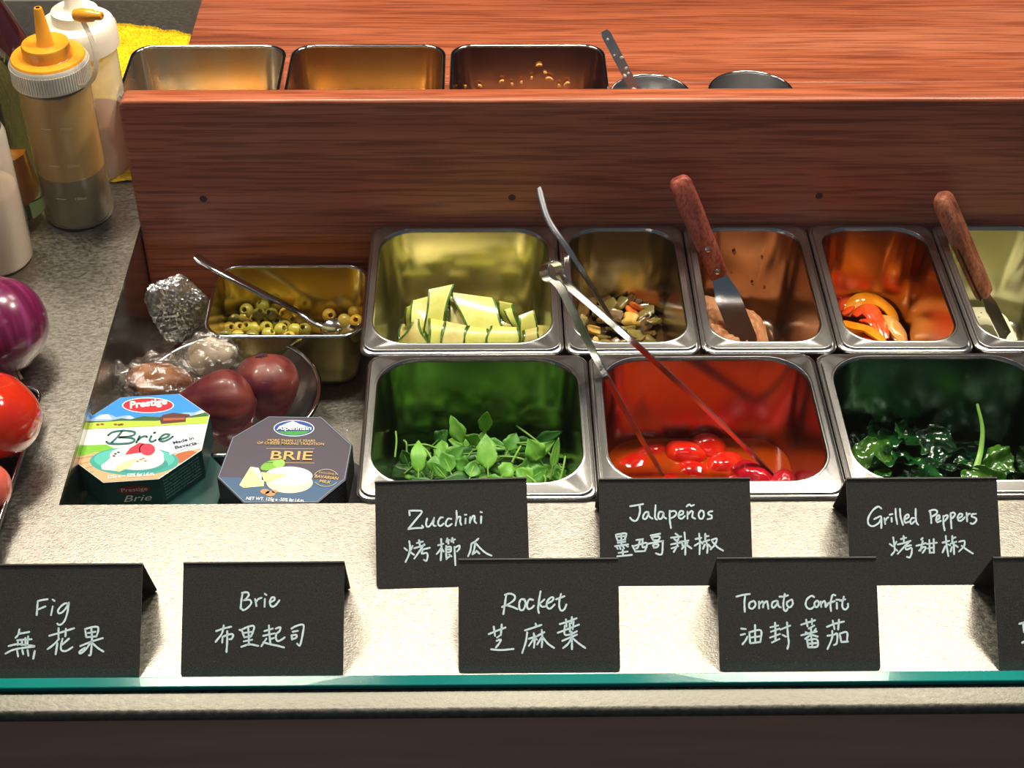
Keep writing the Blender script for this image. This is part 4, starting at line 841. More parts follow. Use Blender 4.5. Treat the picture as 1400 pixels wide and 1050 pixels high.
# olives --------------------------------------------------------------
OL = [mat('olive_%d' % i, a, .25, base2=b_, scale=(90, 90, 90), coat=.5, sss=.1) for i, (a, b_) in enumerate(((rgb(176, 164, 54), rgb(206, 192, 82)), (rgb(190, 160, 60), rgb(214, 190, 96)), (rgb(120, 112, 44), rgb(150, 140, 60)), (rgb(214, 164, 40), rgb(236, 200, 84))))]
OLN = ['yellow-green pitted olive ring', 'pale tan olive ring', 'darker olive-green pitted olive ring', 'bright amber olive ring']
def olive(c, r, R, k, seed, wh):
    mb = MB(); prof = []
    h = r*.62
    for j in range(9): a = -pi/2*.72+pi*.72*j/8; prof.append((r*cos(a)*1.0, r*.95*sin(a)))
    inner = [(r*.34, prof[-1][1]*.92), (r*.36, 0), (r*.34, prof[0][1]*.92)]
    prof = prof+inner; prof.append(prof[0]); mb.lathe(prof, c, 18, R=R)
    return tag(obj('olive_ring', mb, OL[k]), OLN[k]+' in the steel container, '+wh, 'olive', 'olive rings, '+['yellow-green', 'pale tan', 'darker green', 'amber'][k])
os_ = [(337, 424, 0), (359, 419, 0), (336, 435, 1), (321, 438, 2), (338, 448, 0), (314, 449, 1), (359, 440, 0), (364, 448, 0), (371, 430, 2), (354, 430, 2), (391, 429, 3), (396, 437, 1), (412, 437, 1), (380, 442, 2), (389, 447, 2), (403, 451, 0), (384, 451, 0), (327, 449, 1), (450, 431, 3), (485, 427, 3), (487, 439, 3), (348, 449, 0), (416, 451, 2), (350, 437, 1), (375, 435, 0), (471, 438, 1), (400, 425, 3), (367, 457, 0), (345, 460, 2), (325, 460, 0), (395, 462, 1), (308, 458, 2)]
for i, (x, y, k) in enumerate(os_):
    p = at(x, y, -.084 if i not in (0, 1, 8, 9, 10) else -.078); olive(p, .0064, Reul(random.uniform(-.9, .9)+(.9 if i in (4, 18, 19) else 0), random.uniform(-.9, .9), 0), k, i, where(x, y, 305, 492, 418, 462))
liquid(-.1745, 1.0745, .112, .080, .014, -.0935, mat('olive_brine', rgb(140, 112, 30), .08, base2=rgb(120, 92, 26), scale=(40, 40, 40)), 'thin layer of golden brine under the olive rings', 'olive_brine', 'brine', thick=.003)

# figs ----------------------------------------------------------------
FG = mat('fig_skin', rgb(82, 24, 36), .38, base2=rgb(122, 56, 44), scale=(26, 26, 60), detail=6, ramp=(.42, .62), bump=.25, bscale=(160, 160, 60), coat=.2, rough2=.45)
FGT = plain('fig_scar', rgb(206, 140, 96), .6)
def fig(c, r, axis, label, seed, L_=1.18):
    R = basis(axis, (1, .2, 0)); t = thing('fig', label, 'fig', (c[0], c[1], c[2]-r), 'figs in the steel bowl')
    def fn(p, v):
        k = 1.0 if v.z < 0 else 1-.38*v.z**1.6; z = v.z*(L_ if v.z > 0 else .86); a = atan2(v.y, v.x); rib = 1+.012*sin(a*11+seed)
        return Vector((p.x*k*rib, p.y*k*rib, z*(p.length)))
    obj('skin', blob(c, (r, r, r), 5, .07, 1.1, seed, R, fn), FG, t)
    b = Vector(c)-R @ Vector((0, 0, r*.84)); obj('eye', blob(b, (r*.16, r*.16, r*.06), 3, .5, 3, seed, R), mat('fig_eye', rgb(66, 24, 34), .7), t)
    tp_ = Vector(c)+R @ Vector((0, 0, r*L_*.96)); obj('stalk', MB().tube([tp_-R @ Vector((0, 0, r*.08)), tp_+R @ Vector((.0008, 0, r*.16))], [r*.16, r*.10], 8), FGT, t)
    s_ = Vector(c)+R @ Vector((r*.30, -r*.80, r*.42)); d = (s_-Vector(c)).normalized(); sc = Vector(c)+d*r*.985
    return t
fig(tuple(at(310, 551, -.047)), .0270, (-1, -.15, .10), 'large reddish brown fig lying on its side, nearest in the bowl', 2, 1.55)
fig(tuple(at(364, 522, -.052)), .0275, (.12, -.35, -1), 'plum-red upright fig at the right of the bowl', 5, 1.3)
fig(tuple(at(318, 580, -.066)), .0190, (-1, .1, .1), 'dark fig low between the bowl and the boxes', 8, 1.1)
# foil and film -------------------------------------------------------
FOIL = mat('aluminium_foil', (.90, .90, .91, 1), .24, 1, bump=.35, bscale=(260, 260, 260), scale=(30, 30, 30), rough2=.36)
def crumple(c, r, seed, fn=None, sub=5, R=None, f1=2.2, a1=.30):
    vs, fs = ICO[sub]; out = []; o = Vector((seed*5.1, seed, 2))
    for v in vs:
        q = v*f1+o; k = 1+a1*(abs(noise.noise(q*.7))*1.2-.3)+a1*.30*(abs(noise.noise(q*1.5))-.3)+a1*.10*abs(noise.noise(q*3.4))
        p = v*k
        if fn: p = fn(p, v)
        p = Vector((p.x*r[0], p.y*r[1], p.z*r[2])); p = R @ p if R is not None else p; out.append(Vector(c)+p)
    m = MB(); m.add(out, fs); return m
p = at(243, 425, -.052)
def ff(p, v): return Vector((p.x*(1-.25*max(0, v.z)), p.y, p.z))
def facetball(c, r, seed, n=70, sub=5, R=None, jit=.04, lo=.80):
    rn = random.Random(seed); PLN = []
    for _ in range(n):
        v = Vector((rn.gauss(0, 1), rn.gauss(0, 1), rn.gauss(0, 1))).normalized(); PLN.append((v, rn.uniform(lo, 1.0)))
    vs, fs = ICO[sub]; out = []
    for v in vs:
        k = min([d_/max(1e-3, v.dot(n_)) for n_, d_ in PLN if v.dot(n_) > .15]+[1.15]); k *= 1-jit*abs(noise.noise(v*7+Vector((seed, 0, 0))))*2+jit*.6*noise.noise(v*19)
        p = v*k; p = Vector((p.x*r[0], p.y*r[1], p.z*r[2])); p = R @ p if R is not None else p; out.append(Vector(c)+p)
    return MB().add(out, fs)
tag(obj('foil_bundle', facetball(p+Vector((0, 0, .002)), (.0300, .019, .051), 3, 46, 5, Reul(.25, -.15, .3), .07, .72), FOIL, smooth=False), 'crumpled silver foil bundle standing between the well wall and the olives', 'foil bundle')
FILM = clear_mat('cling_film', (.96, .95, .93, 1), .09, 1.5, .05, rgb(220, 210, 200), .12, bump=1, bs=130)
p = at(218, 524, -.050)
t = thing('wrapped_bundle', 'brown food wrapped in clear cling film in the bowl, left', 'wrapped food', (p.x, p.y, p.z-.02))
obj('food', blob(p, (.026, .020, .017), 4, .25, 1.3, 4), mat('brown_paste', rgb(112, 62, 30), .4, base2=rgb(176, 110, 50), scale=(60, 60, 60)), t)
obj('film', crumple(p, (.036, .026, .0235), 6, None, 5, None, 3.0, .30), FILM, t, ang=20)
tw = [at(178, 528, -.045), at(164, 520, -.042), at(158, 508, -.040), at(154, 500, -.040)]
obj('film_twist', MB().tube(catmull(tw, 5), [.007+.0022*sin(k*2.1) for k in range(16)], 9), FILM, t, ang=10)
p = at(288, 488, -.050)
t = thing('wrapped_bundle', 'pale food wrapped in shiny clear film at the back of the bowl', 'wrapped food', (p.x, p.y, p.z-.018))
obj('food', blob(p, (.021, .017, .015), 4, .2, 1.3, 7), mat('pale_wrapped', rgb(186, 172, 150), .4, base2=rgb(150, 132, 110), scale=(60, 60, 60)), t)
obj('film', crumple(p, (.0275, .0205, .0195), 9, None, 5, None, 3.0, .3), FILM, t, ang=18)

# onion and tomato ----------------------------------------------------
def onionmat():
    M = bpy.data.materials.new('red_onion_skin'); M.use_nodes = True; nt = M.node_tree; b = nt.nodes['Principled BSDF']; N = nt.nodes.new; L = nt.links.new
    tc = N('ShaderNodeTexCoord'); gr = N('ShaderNodeMapping'); L(tc.outputs['UV'], gr.inputs[0]); gr.inputs['Scale'].default_value = (30, 1.6, 1)
    nz = N('ShaderNodeTexNoise'); nz.inputs['Scale'].default_value = 1; nz.inputs['Detail'].default_value = 6; L(gr.outputs[0], nz.inputs['Vector'])
    r = N('ShaderNodeValToRGB'); r.color_ramp.elements[0].position = .35; r.color_ramp.elements[0].color = rgb(88, 18, 54); r.color_ramp.elements[1].position = .68; r.color_ramp.elements[1].color = rgb(134, 50, 96)
    k = r.color_ramp.elements.new(.5); k.color = rgb(106, 26, 68); L(nz.outputs['Fac'], r.inputs[0]); L(r.outputs[0], b.inputs['Base Color'])
    b.inputs['Roughness'].default_value = .24; b.inputs['Coat Weight'].default_value = .4; bp = N('ShaderNodeBump'); bp.inputs['Strength'].default_value = .25; bp.inputs['Distance'].default_value = .0006; L(nz.outputs['Fac'], bp.inputs['Height']); L(bp.outputs[0], b.inputs['Normal']); return M
def lathe_uv(o, n, m):
    uv = o.data.uv_layers.new(name='UVMap')
    for p in o.data.polygons:
        js = [(o.data.loops[li].vertex_index % n) for li in p.loop_indices]; wrap = max(js)-min(js) > n/2
        for li in p.loop_indices:
            vi = o.data.loops[li].vertex_index; j = vi % n; i = vi//n
            if wrap and j == 0: j = n
            uv.data[li].uv = (j/n, i/m)
oc = at(-6, 446, .0385); R = basis((-.35, .55, .75), (1, 0, 0))
t = thing('red_onion', 'glossy purple red onion on the steel counter, left edge', 'onion', (oc.x, oc.y, 0))
pr = []
for k in range(25):
    a = -pi/2+pi*k/24; r_ = .0395*cos(a)**.85 if abs(cos(a)) > 1e-6 else .0; z_ = .0365*sin(a)
    if a > 1.0: z_ += .010*((a-1.0)/.57)**2; r_ = max(r_, .0045)
    if a < -1.25: r_ = max(r_, .005); z_ -= .002
    pr.append((max(r_, .003), z_))
o = obj('skin', MB().lathe(pr, oc, 48, True, True, R=R), onionmat(), t); lathe_uv(o, 48, 25)
nb = oc+R @ Vector((0, 0, -.0385))
for k in range(14):
    a = k*2.4; d = R @ Vector((cos(a)*.004, sin(a)*.004, -.005-.002*random.random())); obj('root', MB().tube([nb+R @ Vector((cos(a)*.003, sin(a)*.003, .002)), nb+d], [.0005, .0003], 4), plain('root', rgb(190, 160, 130), .8), t)
tc_ = at(-16, 568, .0445)
t = thing('tomato', 'bright red whole tomato in the black-lined tray at the left edge', 'tomato', (tc_.x, tc_.y, .009))
def tf(p, v): a = atan2(v.y, v.x); return Vector((p.x*(1+.02*cos(5*a)), p.y*(1+.02*cos(5*a)), p.z*(.86-.10*math.exp(-((v.x**2+v.y**2)*9)))))
obj('skin', blob(tc_, (.0365, .0365, .0365), 4, .03, 1.2, 3, Reul(-.3, .3, 0), tf), mat('tomato_skin', rgb(190, 34, 18), .14, base2=rgb(202, 52, 24), scale=(30, 30, 30), coat=.8), t)
tp2 = at(-22, 668, .026); t = thing('tomato', 'second tomato barely in view at the left edge, in front', 'tomato', (tp2.x, tp2.y, .004))
obj('skin', blob(tp2, (.019, .019, .019), 4, .03, 1.2, 3), mat('pink_tomato', rgb(206, 96, 80), .2, coat=.6), t)
# tray
tr = thing('metal_tray', 'shallow dark metal tray with a bright rim holding tomatoes, left edge', 'tray', (-.43, .81, 0))
A, B = at(44, 566, .021), at(0, 706, .021)
tx = (A.x+B.x)/2-.115; ty = .790
lo = [rrect(tx, ty, .232+2*.0012*cos(2*pi*k/8), .205+2*.0012*cos(2*pi*k/8), .014, .021+.0012*sin(2*pi*k/8)) for k in range(9)]
obj('rim', MB().loft(lo), STEEL_POL, tr, ang=80)
obj('pan', MB().loft([rrect(tx, ty, .230, .203, .013, .0205), rrect(tx, ty, .224, .197, .012, .006), rrect(tx, ty, .214, .187, .008, .0012)], False, True), plain('black_coating', (.012, .012, .014, 1), .35), tr)['label'] = 'black tray body'
# shreds in the rear container, water drops
SH = mat('yellow_shred', rgb(232, 160, 40), .4, base2=rgb(240, 186, 90), scale=(200, 200, 200))
for i, (x, y, s) in enumerate(((737, 90, .0028), (727, 107, .0020), (751, 109, .0040), (686, 112, .0026), (775, 116, .0042), (713, 113, .0018), (764, 118, .0026), (700, 116, .0022), (626, 116, .003), (636, 119, .003), (745, 100, .0015), (656, 118, .002))):
    p = atY(x, y, 1.3085-.004*(y > 105)); a = random.uniform(0, 3)
    tag(obj('yellow_shred', MB().tube(catmull([p+Vector((-s*cos(a), 0, -s*.5*sin(a))), p+Vector((0, 0, s*.5)), p+Vector((s*cos(a), 0, s*.5*sin(a)))], 4), [.0005]+[.0013]*7+[.0005], 6), SH), 'tiny yellow-orange shred stuck inside the rightmost rear container', 'shred', 'shreds in the rear container')
WD = clear_mat('water', (1, 1, 1, 1), 0, 1.33, 0, None, .08)
for i, (x, y, r) in enumerate(((63, 541, .0022), (60, 558, .0022), (54, 658, .0020), (83, 652, .0012), (82, 660, .0012), (78, 667, .0010), (1025, 700, .0018), (1048, 693, .0016), (1037, 706, .0014), (1068, 697, .0018), (1074, 705, .0018), (1020, 690, .0011), (1060, 712, .0013), (475, 588, .0014), (484, 590, .0012), (486, 597, .0013), (147, 380, .0009), (1140, 700, .003), (467, 585, .001))):
    z = 0.0002 if not (460 < x < 490) else FZ+.0003
    p = at(x, y, z); tag(obj('water_drop', blob(p, (r*1.3, r, r*.55), 3, .2, 1.5, i), WD), 'small clear water drop on the steel, '+('beside the onion and tray' if x < 70 else 'left of the meadow brie box' if x < 100 else 'near the squeeze bottles' if x < 200 else 'in the well right of the purple box' if x < 500 else 'right of the Jalapenos card'), 'water drop', 'water drops on the steel')
# ---------------------------------------------------------------- utensils
def spoon_shape(t, hp, wid, bc, bdir, bl, bw_, up, mt, depth=.0035):
    P = catmull(hp, 6); n = len(P)
    ws_ = [wid[0]+(wid[1]-wid[0])*(i/(n-1))**.8 for i in range(n)]
    ax = (P[-1]-P[0]).normalized(); wx = ax.cross(Vector(up)).normalized()
    h = MB(); L = []
    for i, p_ in enumerate(P):
        tt_ = (P[min(i+1, n-1)]-P[max(i-1, 0)]).normalized(); nn_ = wx.cross(tt_); e = 1 if i > 0 else .7
        L.append([p_+wx*ws_[i]*e*cos(a)+nn_*(.0011+.0006*(i/n))*sin(a) for a in [2*pi*k/12 for k in range(12)]])
    h.loft(L, True, True); obj('handle', h, mt, t)
    bd = Vector(bdir).normalized(); N_ = Vector(up); N_ = (N_-bd*N_.dot(bd)).normalized(); S_ = bd.cross(N_); mb = MB(); L = []
    for k in range(7, -1, -1):
        r_ = k/7; L.append([Vector(bc)+bd*(bl*r_*cos(a)*(1+.12*cos(a)))+S_*(bw_*r_*sin(a))-N_*(depth*(1-r_*r_)) for a in [2*pi*j/28 for j in range(28)]])
    mb.loft(L); o = obj('bowl', mb, mt, t); md = o.modifiers.new('s', 'SOLIDIFY'); md.thickness = .0008
hp = [at(266, 350, -.016), at(300, 370, -.028), at(360, 402, -.052), at(405, 425, -.072), at(428, 440, -.081), at(440, 446, -.084)]
t = thing('spoon', 'polished steel spoon resting in the olive container, handle toward the left', 'spoon', hp[-1])
spoon_shape(t, hp, (.0055, .0024), at(462, 447, -.084), at(490, 446, -.084)-at(440, 449, -.086), .0185, .0125, (0, -.1, 1), STEEL_POL)
# long thin handled spoon in the pickled peppers
A_s, B_s = atY(737, 256, 1.122), at(838, 440, -.060)
def onl(px, py, u): return atY(px, py, A_s.y+(B_s.y-A_s.y)*(1-(1-u)**2.2))
hp = [A_s, onl(750, 300, .22), onl(776, 339, .45), onl(802, 381, .68), B_s, at(856, 462, -.068)]
t = thing('long_spoon', 'long thin-handled steel spoon standing in the diced pickled peppers, against the board', 'spoon', hp[-1])
spoon_shape(t, hp, (.0036, .0022), at(876, 428, -.072), at(890, 410, -.064)-at(860, 440, -.068), .013, .010, (-.1, -.2, 1), STEEL_SAT, .002)
# tongs
Rg = atY(755, 371, .945); T1 = at(908, 652, -.078); T2 = at(1060, 652, -.074)
t = thing('serving_tongs', 'slim steel serving tongs standing in the tomato pan, loop end over the zucchini pan', 'tongs', T1)
ax = ((T1+T2)/2-Rg).normalized(); nn = (T1-Rg).cross(T2-Rg).normalized(); nn = -nn if nn.dot(CAMP-Rg) < 0 else nn; sd = nn.cross(ax)
if sd.dot(T2-T1) < 0: sd = -sd
rr = .0072
W0 = (RT*-.45-UP*.06+FW*.80); W0 = (W0-ax*W0.dot(ax)).normalized(); sd = ax.cross(W0)
if sd.dot(T2-T1) < 0: sd = -sd
def arm(T, s):
    P = []; W_ = []
    for k in range(12): a = radians(8+ (168-8)*k/11); P.append(Rg-ax*rr*cos(a)*(1)+sd*s*rr*sin(a)*1.0)
    e = P[-1]; d = T-e; L_ = d.length
    P = P[:-1]
    for k in range(1, 26):
        u = k/25; P.append(Rg+ax*rr+sd*s*.001+(T-(Rg+ax*rr+sd*s*.001))*u+sd*s*(.003*sin(pi*u)))
    n = len(P); W_ = [.0062 if i < 12 else .0058-.0030*((i-11)/(n-12)) for i in range(n)]
    return P, W_
for T, s in ((T1, -1), (T2, 1)):
    P, W_ = arm(T, s); tw = []
    n = len(P)
    for i in range(n): 
        u = max(0, (i-11)/(n-12)); tw.append(W0)
    o = obj('arm', MB().strip(P, W_, .0005, tw), STEEL_SAT, t, ang=50); bevel(o, .0002, 1)
# spatulas
def spatula(h0, h1, tip, wh, th_, wb_, label, edge=False, mt=WOOD_HANDLE, rv=2, faceN=None, blade_len=None):
    h0, h1, tip = Vector(h0), Vector(h1), Vector(tip); t = thing('spatula', label, 'spatula', tip)
    ax = (h1-h0).normalized(); Lh = (h1-h0).length; vdir = (CAMP-h0).normalized() if faceN is None else Vector(faceN)
    N_ = (vdir-ax*vdir.dot(ax)).normalized(); S_ = ax.cross(N_)
    R = Matrix((S_, N_, ax)).transposed()
    # handle, local: x width, y thickness, z along
    L = []
    prof = [(0, .55), (.02, .78), (.06, .96), (.12, 1.0), (.35, 1.0), (.6, .93), (.85, .90), (.97, .86), (1.0, .80)]
    for u, k in prof:
        l = []
        for a in [2*pi*j/24 for j in range(24)]:
            x = math.copysign(abs(cos(a))**.45, cos(a))*wh*k; y = math.copysign(abs(sin(a))**.45, sin(a))*th_*min(1, k+.05); l.append(h0+R @ Vector((x, y, u*Lh)))
        L.append(l)
    bm_ = MB().loft(L, True, True); me_o = obj('handle', bm_, mt, t, ang=50)
    bd = (tip-h1).normalized(); Lb = (tip-h1).length; NB = (N_-bd*N_.dot(bd)).normalized(); SB = bd.cross(NB)
    bl = MB(); L = []
    for u, k in ((-.08, .62), (.03, .66), (.10, .72), (.26, .98), (.34, 1), (.9, 1), (.96, .93), (1, .7)):
        c = h1+bd*(Lb*u)+NB*(.003*max(0, u-.3)**2*0); w_ = wb_*k
        L.append([c+SB*w_+NB*.0005, c-SB*w_+NB*.0005, c-SB*w_-NB*.0005, c+SB*w_-NB*.0005])
    bl.loft(L, True, True); obj('blade', bl, STEEL_POL, t, ang=30)['label'] = 'flat steel blade'
    if rv:
        for u in (.70, .93)[:rv]:
            c = h0+ax*(Lh*u)+N_*th_*.93; obj('rivet', MB().lathe([(.0026, -.001), (.0026, .0004), (.0018, .0008), (.0001, .0009)], c, 18, False, False, R=basis(N_, S_)), STEEL_SAT, t)['label'] = 'round steel rivet'
    return t, h0, ax, Lh, N_, S_, h1
spatula(atY(927, 243, 1.104), atY(983, 377, 1.082), atY(1022, 474, 1.050), .0098, .0065, .0107, 'red-brown wooden handled spatula with two rivets, in the brown spread', mt=WOOD_HANDLE)
q = spatula(atY(1286, 266, 1.104), atY(1346, 402, 1.082), atY(1380, 470, 1.060), .0098, .0070, .0100, 'worn wooden handled spatula seen nearly edge-on, in the white sauce', mt=WOOD_HANDLE2, rv=0, faceN=(.80, -.55, .35))
t, h0, ax, Lh, N_, S_, h1 = q
for sg in (1, -1):
    pass
V_ = (CAMP-h0).normalized(); V_ = (V_-ax*V_.dot(ax)).normalized()
sN = S_ if S_.dot(CAMP-h0) > 0 else -S_
obj('blade_slot', MB().box(h0+ax*(Lh*.74)+sN*.0093, (.0005, .0010, Lh*.26), basis(ax, N_) @ Matrix(((0, 1, 0), (0, 0, 1), (1, 0, 0))).transposed() if False else Matrix((N_, S_, ax)).transposed()), BLACK, t, smooth=False)['label'] = 'dark slot where the blade enters the wood'
obj('hang_hole', MB().lathe([(.0001, .0002), (.0022, 0), (.0026, -.002)], h0+ax*(Lh*.14)+N_*.0066, 14, R=basis(N_, ax)), BLACK, t)['label'] = 'dark hanging hole'
# smeared strip in the rear cup
a0, a1 = atY(826, 42, 1.272), atY(868, 122, 1.245); dd_ = (a1-a0).normalized(); a1 = a1+dd_*.035
t = thing('metal_strip_spreader', 'thin steel spreader smeared with white paste, standing in the left rear cup', 'spreader', a1)
obj('shaft', MB().strip([a0, a0.lerp(a1, .04), a0.lerp(a1, .5), a1], [.0030, .0044, .0044, .0050], .0006, (1, 0, .45)), STEEL_SAT, t)
SMW = mat('white_paste', rgb(226, 220, 206), .5)
nv = (CAMP-a0).normalized()
for k in range(22):
    u = random.choice((random.uniform(.05, .75), random.uniform(.62, .95))); p = a0.lerp(a1, u)+Vector((random.uniform(-.003, .003), 0, 0))+nv*.0011; s = random.uniform(.0008, .0019)*(1.3 if u > .6 else 1)
    obj('paste_smear', blob(p, (s, .0005, s*1.1), 2, .4, 2, k), SMW, t)

# ---------------------------------------------------------------- bottles
PLAS = clear_mat('milky_plastic', (.93, .91, .86, 1), .18, 1.42, .20, rgb(214, 196, 150), .02)
PLASW = clear_mat('white_milky_plastic', (.95, .93, .90, 1), .18, 1.42, .50, rgb(244, 232, 214), .02)
AMB = mat('amber_plastic', rgb(222, 146, 28), .28, base2=rgb(230, 158, 44), scale=(40, 40, 40), coat=.3, sss=.1)
COLR = mat('translucent_collar', rgb(206, 200, 184), .3, base2=rgb(216, 210, 196), scale=(30, 30, 30), sss=.2)
def ribs(mb, c, r, z0, z1, n=60):
    for k in range(n):
        a = 2*pi*k/n; mb.box((c.x+r*cos(a), c.y+r*sin(a), (z0+z1)/2), (.0006, .0006, (z1-z0)/2), Rz(a))
X, Y = -.3625, 1.1545; r = .0298
t = thing('squeeze_bottle', 'clear squeeze bottle with an amber nozzle cap and dark dressing, on the counter', 'bottle', (X, Y, 0))
LQ = mat('dark_dressing', rgb(82, 72, 42), .25, base2=rgb(96, 84, 50), scale=(40, 40, 40)); LQ2 = mat('pale_dressing', rgb(186, 140, 48), .4, base2=rgb(196, 152, 60), scale=(20, 20, 20))
obj('dressing', MB().lathe([(.001, .0015), (r-.004, .0015), (r-.0016, .005), (r-.0012, .050), (.001, .050)], (X, Y, 0), 40), LQ, t)['label'] = 'dark olive dressing in the lower part'
obj('residue', MB().lathe([(r-.0013, .0502), (r-.0013, .130)], (X, Y, 0), 40), LQ2, t)['label'] = 'cloudy yellowish coating on the upper wall'
obj('body', MB().lathe([(.001, .0006), (r-.004, .0006), (r-.001, .002), (r, .006), (r, .128), (r-.002, .134), (r-.004, .138)], (X, Y, 0), 48), PLAS, t)
co = MB().lathe([(r+.0004, .134), (r+.0022, .1345), (r+.0022, .152), (r+.0010, .1545), (r-.003, .1555), (r-.006, .1558)], (X, Y, 0), 56); ribs(co, Vector((X, Y, 0)), r+.0022, .136, .151, 90); obj('collar', co, COLR, t)
obj('cap', MB().lathe([(r+.0008, .1548), (r-.0002, .1565), (r-.005, .1572), (.0205, .1566), (.0200, .157), (.0197, .1655), (.0190, .1672), (.0165, .1676), (.0120, .1660), (.0078, .1662), (.0068, .1672), (.0036, .197), (.0030, .1985), (.0018, .1986)], (X, Y, 0), 44), AMB, t)
tipc = atY(124, 21, 1.150)
obj('tip_cap', MB().lathe([(.0001, -.013), (.0046, -.0125), (.0058, -.006), (.0050, .004), (.0036, .006), (.0036, .011), (.0028, .0125), (.0012, .0128), (.0010, .008)], atY(121, 21, 1.150), 24, R=basis((1, -.30, .12), (0, 0, 1))), AMB, t)
STR = clear_mat('strap_plastic', (.9, .88, .84, 1), .15, 1.45, .45, rgb(225, 215, 196), .04)
obj('cap_strap', MB().tube(catmull([atY(114, 30, 1.150), atY(124, 52, 1.142), atY(131, 78, 1.136), atY(130, 100, 1.132), atY(122, 114, 1.132), atY(108, 118, 1.128)], 6), .0015, 8, flat=(.5, 1.4)), STR, t)
for z, s in ((.103, '300ml'), (.067, '200ml'), (.034, '100ml')):
    a = radians(-108); 
    for k in range(1):
        pa = Vector((X+(r+.0002)*cos(a), Y+(r+.0002)*sin(a), z)); ux = Vector((-sin(a), cos(a), 0))
        mb = MB()
        for j in range(5):
            a1_ = a+.06*j; a2_ = a+.06*(j+1); mb.add([(X+(r+.0003)*cos(q_), Y+(r+.0003)*sin(q_), z+dz) for q_, dz in ((a1_, 0), (a2_, 0), (a2_, .0006), (a1_, .0006))], [(0, 1, 2, 3)])
        obj('volume_mark', mb, pm(226, 216, 190), t)
        a3 = a+.52; text_obj(s, (X+(r+.0004)*cos(a3), Y+(r+.0004)*sin(a3), z-.001), (-sin(a3), cos(a3), 0), (0, 0, 1), .0042, pm(206, 196, 168), t, 'volume_text', off=.0006)
# white bottle behind
X, Y = -.3555, 1.2300
t = thing('squeeze_bottle', 'tall milky white squeeze bottle with amber liquid, behind the amber-capped one', 'bottle', (X, Y, 0))
obj('liquid', MB().lathe([(.001, .001), (r-.003, .001), (r-.0014, .005), (r-.0012, .055), (.001, .055)], (X, Y, 0), 40), mat('amber_sauce', rgb(196, 134, 62), .4, base2=rgb(206, 150, 84), scale=(30, 30, 20)), t)
obj('body', MB().lathe([(.001, .0006), (r-.003, .0006), (r, .005), (r, .122), (r-.002, .128)], (X, Y, 0), 48), PLASW, t)
obj('cap', MB().lathe([(r-.001, .124), (r+.0035, .125), (r+.0035, .142), (r+.001, .147), (.0205, .149), (.0200, .158), (.017, .160), (.009, .160), (.0075, .162), (.0040, .192), (.001, .193)], (X, Y, 0), 44), mat('white_cap', rgb(246, 236, 214), .35, coat=.3, sss=.2), t)
# near left bottle with pale sauce
X, Y = -.4185, 1.0850
t = thing('squeeze_bottle', 'white squeeze bottle of beige sauce cut off by the left edge, above the onion', 'bottle', (X, Y, 0))
obj('liquid', MB().lathe([(.001, .001), (r-.003, .001), (r-.0014, .005), (r-.0012, .072), (.001, .072)], (X, Y, 0), 40), mat('beige_sauce', rgb(216, 176, 128), .4), t)
obj('body', MB().lathe([(.001, .0006), (r-.003, .0006), (r, .005), (r, .122), (r-.002, .128)], (X, Y, 0), 48), PLASW, t)
obj('cap', MB().lathe([(r-.004, .124), (r-.004, .125), (r-.004, .142), (.0205, .149), (.0200, .158), (.009, .160), (.0040, .192), (.001, .193)], (X, Y, 0), 44), mat('white_cap_near', rgb(240, 232, 216), .35), t)
# oil bottle
X, Y = -.4235, 1.1585
t = thing('oil_bottle', 'round glass bottle of golden oil between the squeeze bottles', 'bottle', (X, Y, 0))
OG = mat('oil_glass', (.99, .88, .22, 1), .02, 0, trans=1, ior=1.4)
obj('body', MB().lathe([(.001, .001), (.026, .001), (.0295, .004), (.030, .010), (.030, .12), (.027, .145), (.016, .165), (.012, .175), (.012, .21), (.001, .211)], (X, Y, 0), 48), OG, t)
obj('dark_sediment', MB().lathe([(.001, .004), (.016, .014), (.018, .022), (.015, .060), (.001, .070)], (X, Y, 0), 30), mat('dark_oil', rgb(168, 104, 16), .2), t)['label'] = 'darker amber oil inside'
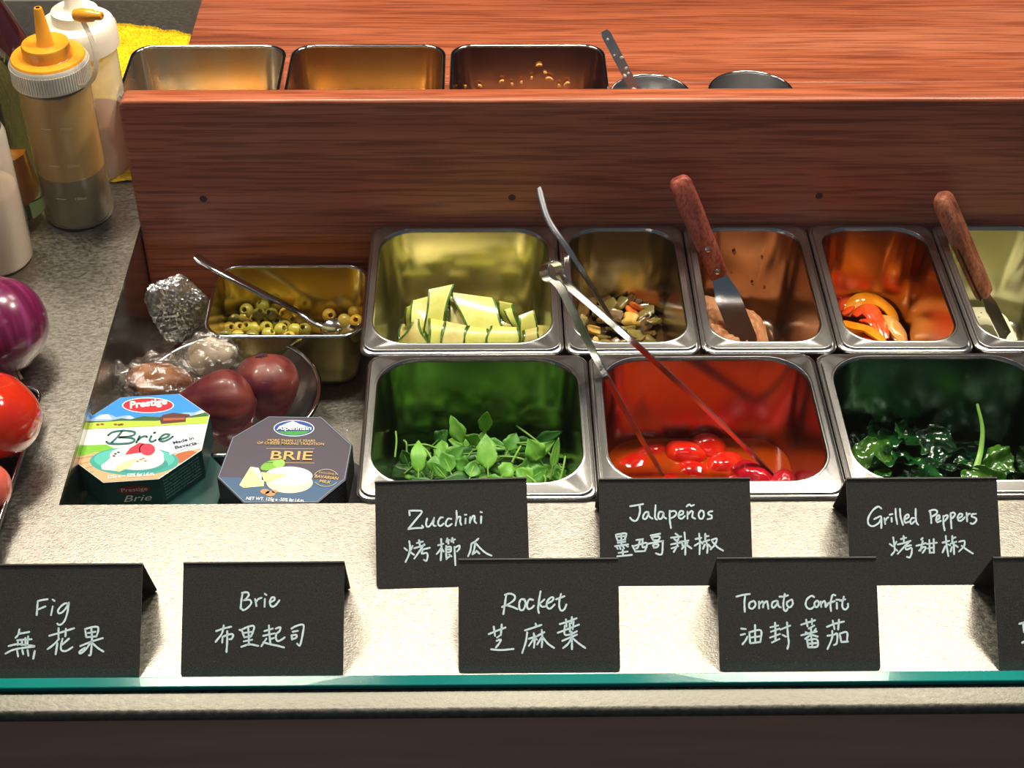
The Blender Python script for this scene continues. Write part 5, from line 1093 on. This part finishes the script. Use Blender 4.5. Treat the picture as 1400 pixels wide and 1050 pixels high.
# dark bottle
X, Y = -.462, 1.300
t = thing('dark_bottle', 'dark maroon bottle in the top left corner with a thin pale band', 'bottle', (X, Y, 0))
obj('body', MB().lathe([(.001, .001), (.034, .001), (.038, .005), (.038, .085), (.036, .095), (.024, .125), (.014, .150), (.013, .20), (.001, .20)], (X, Y, 0), 40), mat('maroon_glass', rgb(52, 14, 14), .1, coat=.6), t)
obj('band', MB().lathe([(.0383, .080), (.0385, .0815), (.0383, .083)], (X, Y, 0), 40), pm(226, 206, 210), t)['label'] = 'thin pale band'

# ---------------------------------------------------------------- towel
tw = thing('yellow_towel', 'bright yellow fluffy microfibre towel lying left of the wooden table', 'towel', (-.36, 1.36, 0))
TY = mat('yellow_microfibre', rgb(250, 222, 8), .9, base2=rgb(232, 196, 0), scale=(220, 220, 220), detail=5, bump=1, bscale=(900, 900, 900))
NX, NY = 46, 90
c0, c1_, c2_, c3_ = Vector((-.405, 1.205, 0)), Vector((-.3085, 1.205, 0)), Vector((-.3085, 1.478, 0)), Vector((-.440, 1.515, 0))
def TP(u, v, k=0):
    a = c0.lerp(c1_, u); b = c3_.lerp(c2_, u); p = a.lerp(b, v); e = min(u, 1-u, v*1.6, (1-v)*1.6)
    h = .007*min(1, e*9)**.5+.0022*noise.noise(p*28)+.0016*noise.noise(p*70)+.0009*noise.noise(p*420)
    p = p+Vector((.003*noise.noise(p*60), .004*noise.noise(p*60+Vector((5, 0, 0)))*(1 if v > .9 or v < .1 else .3), 0)); return Vector((min(p.x, -.3078), p.y, max(.0006, h+.0012)))
mb = MB(); vs = [TP(i/NX, j/NY) for j in range(NY+1) for i in range(NX+1)]; fs = [(j*(NX+1)+i, j*(NX+1)+i+1, (j+1)*(NX+1)+i+1, (j+1)*(NX+1)+i) for j in range(NY) for i in range(NX)]
mb.add(vs, fs); obj('cloth', mb, TY, tw)
pl = MB(); rnd = random.Random(3)
for k in range(16000):
    u, v = rnd.random(), rnd.random()
    if k % 5 == 0: v = 1-rnd.random()*.02
    p = TP(u, v); d = Vector((rnd.uniform(-1, 1), rnd.uniform(-1, 1), rnd.uniform(.6, 1.6))).normalized()*rnd.uniform(.0015, .0032); s = Vector((rnd.uniform(-1, 1), rnd.uniform(-1, 1), 0)).normalized()*.00035
    q = p+d; q.x = min(q.x, -.3074)
    pl.add([p-s, p+s, q], [(0, 1, 2)])
obj('pile', pl, TY, tw, smooth=False)['kind'] = 'stuff'
